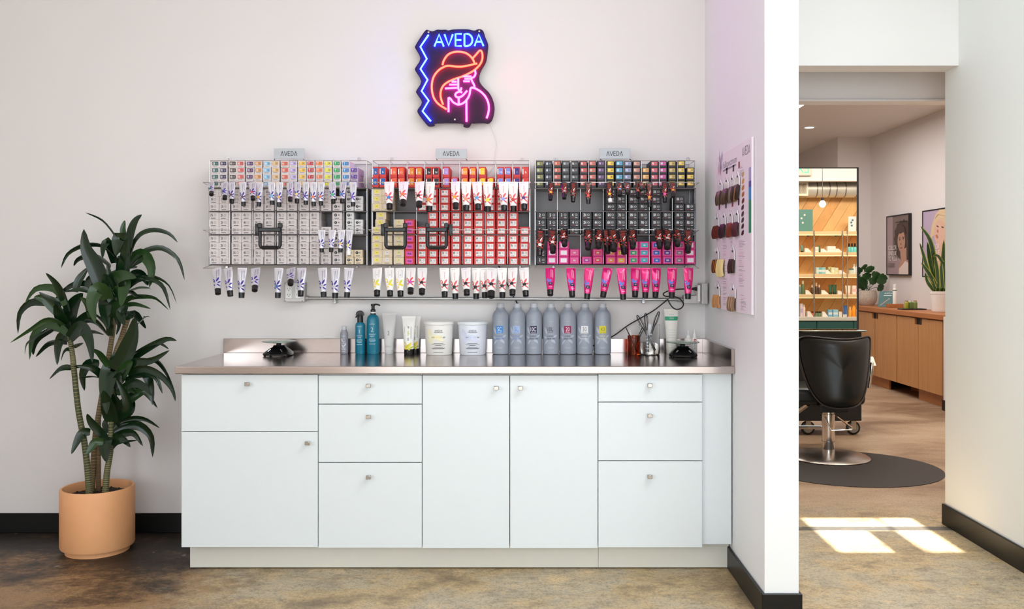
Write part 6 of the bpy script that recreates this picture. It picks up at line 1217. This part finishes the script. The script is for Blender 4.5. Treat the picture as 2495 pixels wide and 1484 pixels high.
prod('bottle', 1958.5, 4, 7.5, 29, (236, 216, 208), (240, 226, 220), 'pale pink bottle on the teal counter, left', .15); prod('box', 1951, 4, 6, 32, (220, 214, 230), (190, 180, 210), 'lilac box at the mirror edge on the teal counter'); prod('wedge', 1972, 4, 14, 13, WHT, WHT, 'white price wedge right of the pale pink bottle')
prod('jar', 1980, 4, 6, 13, (222, 120, 70), (130, 40, 36), 'small orange jar with red lid on the teal counter', .3)
for i, a in enumerate((1988.5, 1992.5, 1996.5, 2000.5)): prod('jar', a, 4, 3.8, 12.5, (122, 150, 120), (40, 44, 40), '%s tiny green vial with black lid on the teal counter' % ORD[i], .28)
prod('wedge', 2008, 4, 14, 12, WHT, WHT, 'white price wedge right of the tiny vials'); prod('box', 2021, 4, 10, 17, (128, 186, 214), (226, 238, 244), 'left pale blue sachet box of two on the teal counter'); prod('box', 2034, 4, 12, 17, (150, 206, 232), (226, 238, 244), 'right pale blue sachet box of two on the teal counter'); prod('wedge', 2049, 4, 15, 12, WHT, WHT, 'white price wedge right of the blue sachet boxes')
prod('tube', 2060.5, 4, 10, 27, (54, 118, 196), (226, 232, 240), 'blue tube with white cap on the teal counter'); prod('bottle', 2071, 4, 8, 24, (246, 176, 74), (250, 214, 160), 'shorter orange bottle on the teal counter', .3); prod('bottle', 2080, 4, 10, 29, (246, 160, 40), (240, 150, 40), 'taller orange bottle on the teal counter', .12); prod('box', 2088.5, 4, 6, 17, (246, 238, 226), (240, 226, 210), 'cream box at the right end of the teal counter')
# duct, grille, pendant and exit sign over the product wall
vd = 2 * YM - (YS + .14); zc_ = vz(461, vd); dt = thing('air_duct', 'round galvanised air duct above the pine planks, seen in the mirror', 'duct', (3.3, YS + .14, zc_))
rr_ = 20.5 * vd / F; MB().lathe([(rr_, -.55), (rr_, 1.1)], n=28).move(Matrix.Translation((3.3, YS + .14, zc_)) @ Matrix.Rotation(PI / 2, 4, 'Y')).build('pipe', mat('galvanised_duct', (216, 216, 208), .4, .45, .25, 6), dt)
for a in (1986, 2016, 2033, 2055, 2083): x = vx(a, vd); MB().lathe([(rr_ * 1.012, -.006), (rr_ * 1.03, 0), (rr_ * 1.012, .006)], n=28).move(Matrix.Translation((x, YS + .14, zc_)) @ Matrix.Rotation(PI / 2, 4, 'Y')).build('seam_ring', M_RACK, dt)
vg = 2 * YM - (YS + .27); x0_, x1_, z0_, z1_ = vx(1930, vg), vx(1969, vg), vz(477, vg), vz(442, vg); gr = thing('vent_grille', 'cream framed vent grille on the air duct, at the mirror edge', 'vent', ((x0_ + x1_) / 2, YS + .27, z0_)); gm = mat('grille_cream', (238, 228, 206), .4)
for a in ((x0_, x1_, z1_ - .022, z1_), (x0_, x1_, z0_, z0_ + .022), (x0_, x0_ + .022, z0_ + .022, z1_ - .022), (x1_ - .022, x1_, z0_ + .022, z1_ - .022)): MB().box(a[0], a[1], YS + .235, YS + .275, a[2], a[3]).build('frame_bar', gm, gr)
MB().box(x0_ + .02, x1_ - .02, YS + .236, YS + .242, z0_ + .02, z1_ - .02).build('backing', mat('grille_dark', (90, 78, 62), .6), gr)
for k in range(9): x = x0_ + .03 + (x1_ - x0_ - .06) * k / 8; MB().box(x - .003, x + .003, YS + .242, YS + .268, z0_ + .02, z1_ - .02).build('slat', gm, gr)
vb = 9.0; yb_ = 2 * YM - vb; x = vx(2004, vb); z = vz(497, vb); pd = thing('pendant_bulb', 'glowing globe pendant bulb hanging before the product wall, seen in the mirror', 'lamp', (x, yb_, z))
MB().lathe([(.006, -.034), (.020, -.026), (.030, -.008), (.031, .004), (.024, .02), (.012, .034)], (x, yb_, z), 20).build('bulb', glow('bulb_glow', (1, .84, .55), 14), pd); MB().lathe([(.014, .032), (.014, .062)], (x, yb_, z), 14).build('socket', M_BLKM, pd); MB().tube([(x, yb_, z + .06), (x, yb_, 3.08)], .003, 6).build('cord', M_NICKEL, pd)
ve = 2 * YM - 5.34; x1_ = vx(1978, ve); x0_ = x1_ - .30; z0_, z1_ = vz(428, ve), vz(388, ve); es = thing('exit_sign', 'green lit exit sign on the beam over the product wall, seen in the mirror', 'sign', ((x0_ + x1_) / 2, 5.312, z0_))
b = MB().rbox(x0_, x1_, 5.311, 5.345, z0_, z1_, .004, 2).build('housing', mat('sign_housing', (206, 196, 184), .4), es)
MB().text('EXIT', face_back((x0_ + x1_) / 2, 5.3456, z0_ + .078), .10, 0, .235).build('lettering', glow('exit_green', (.10, 1.0, .55), 1.3), es)
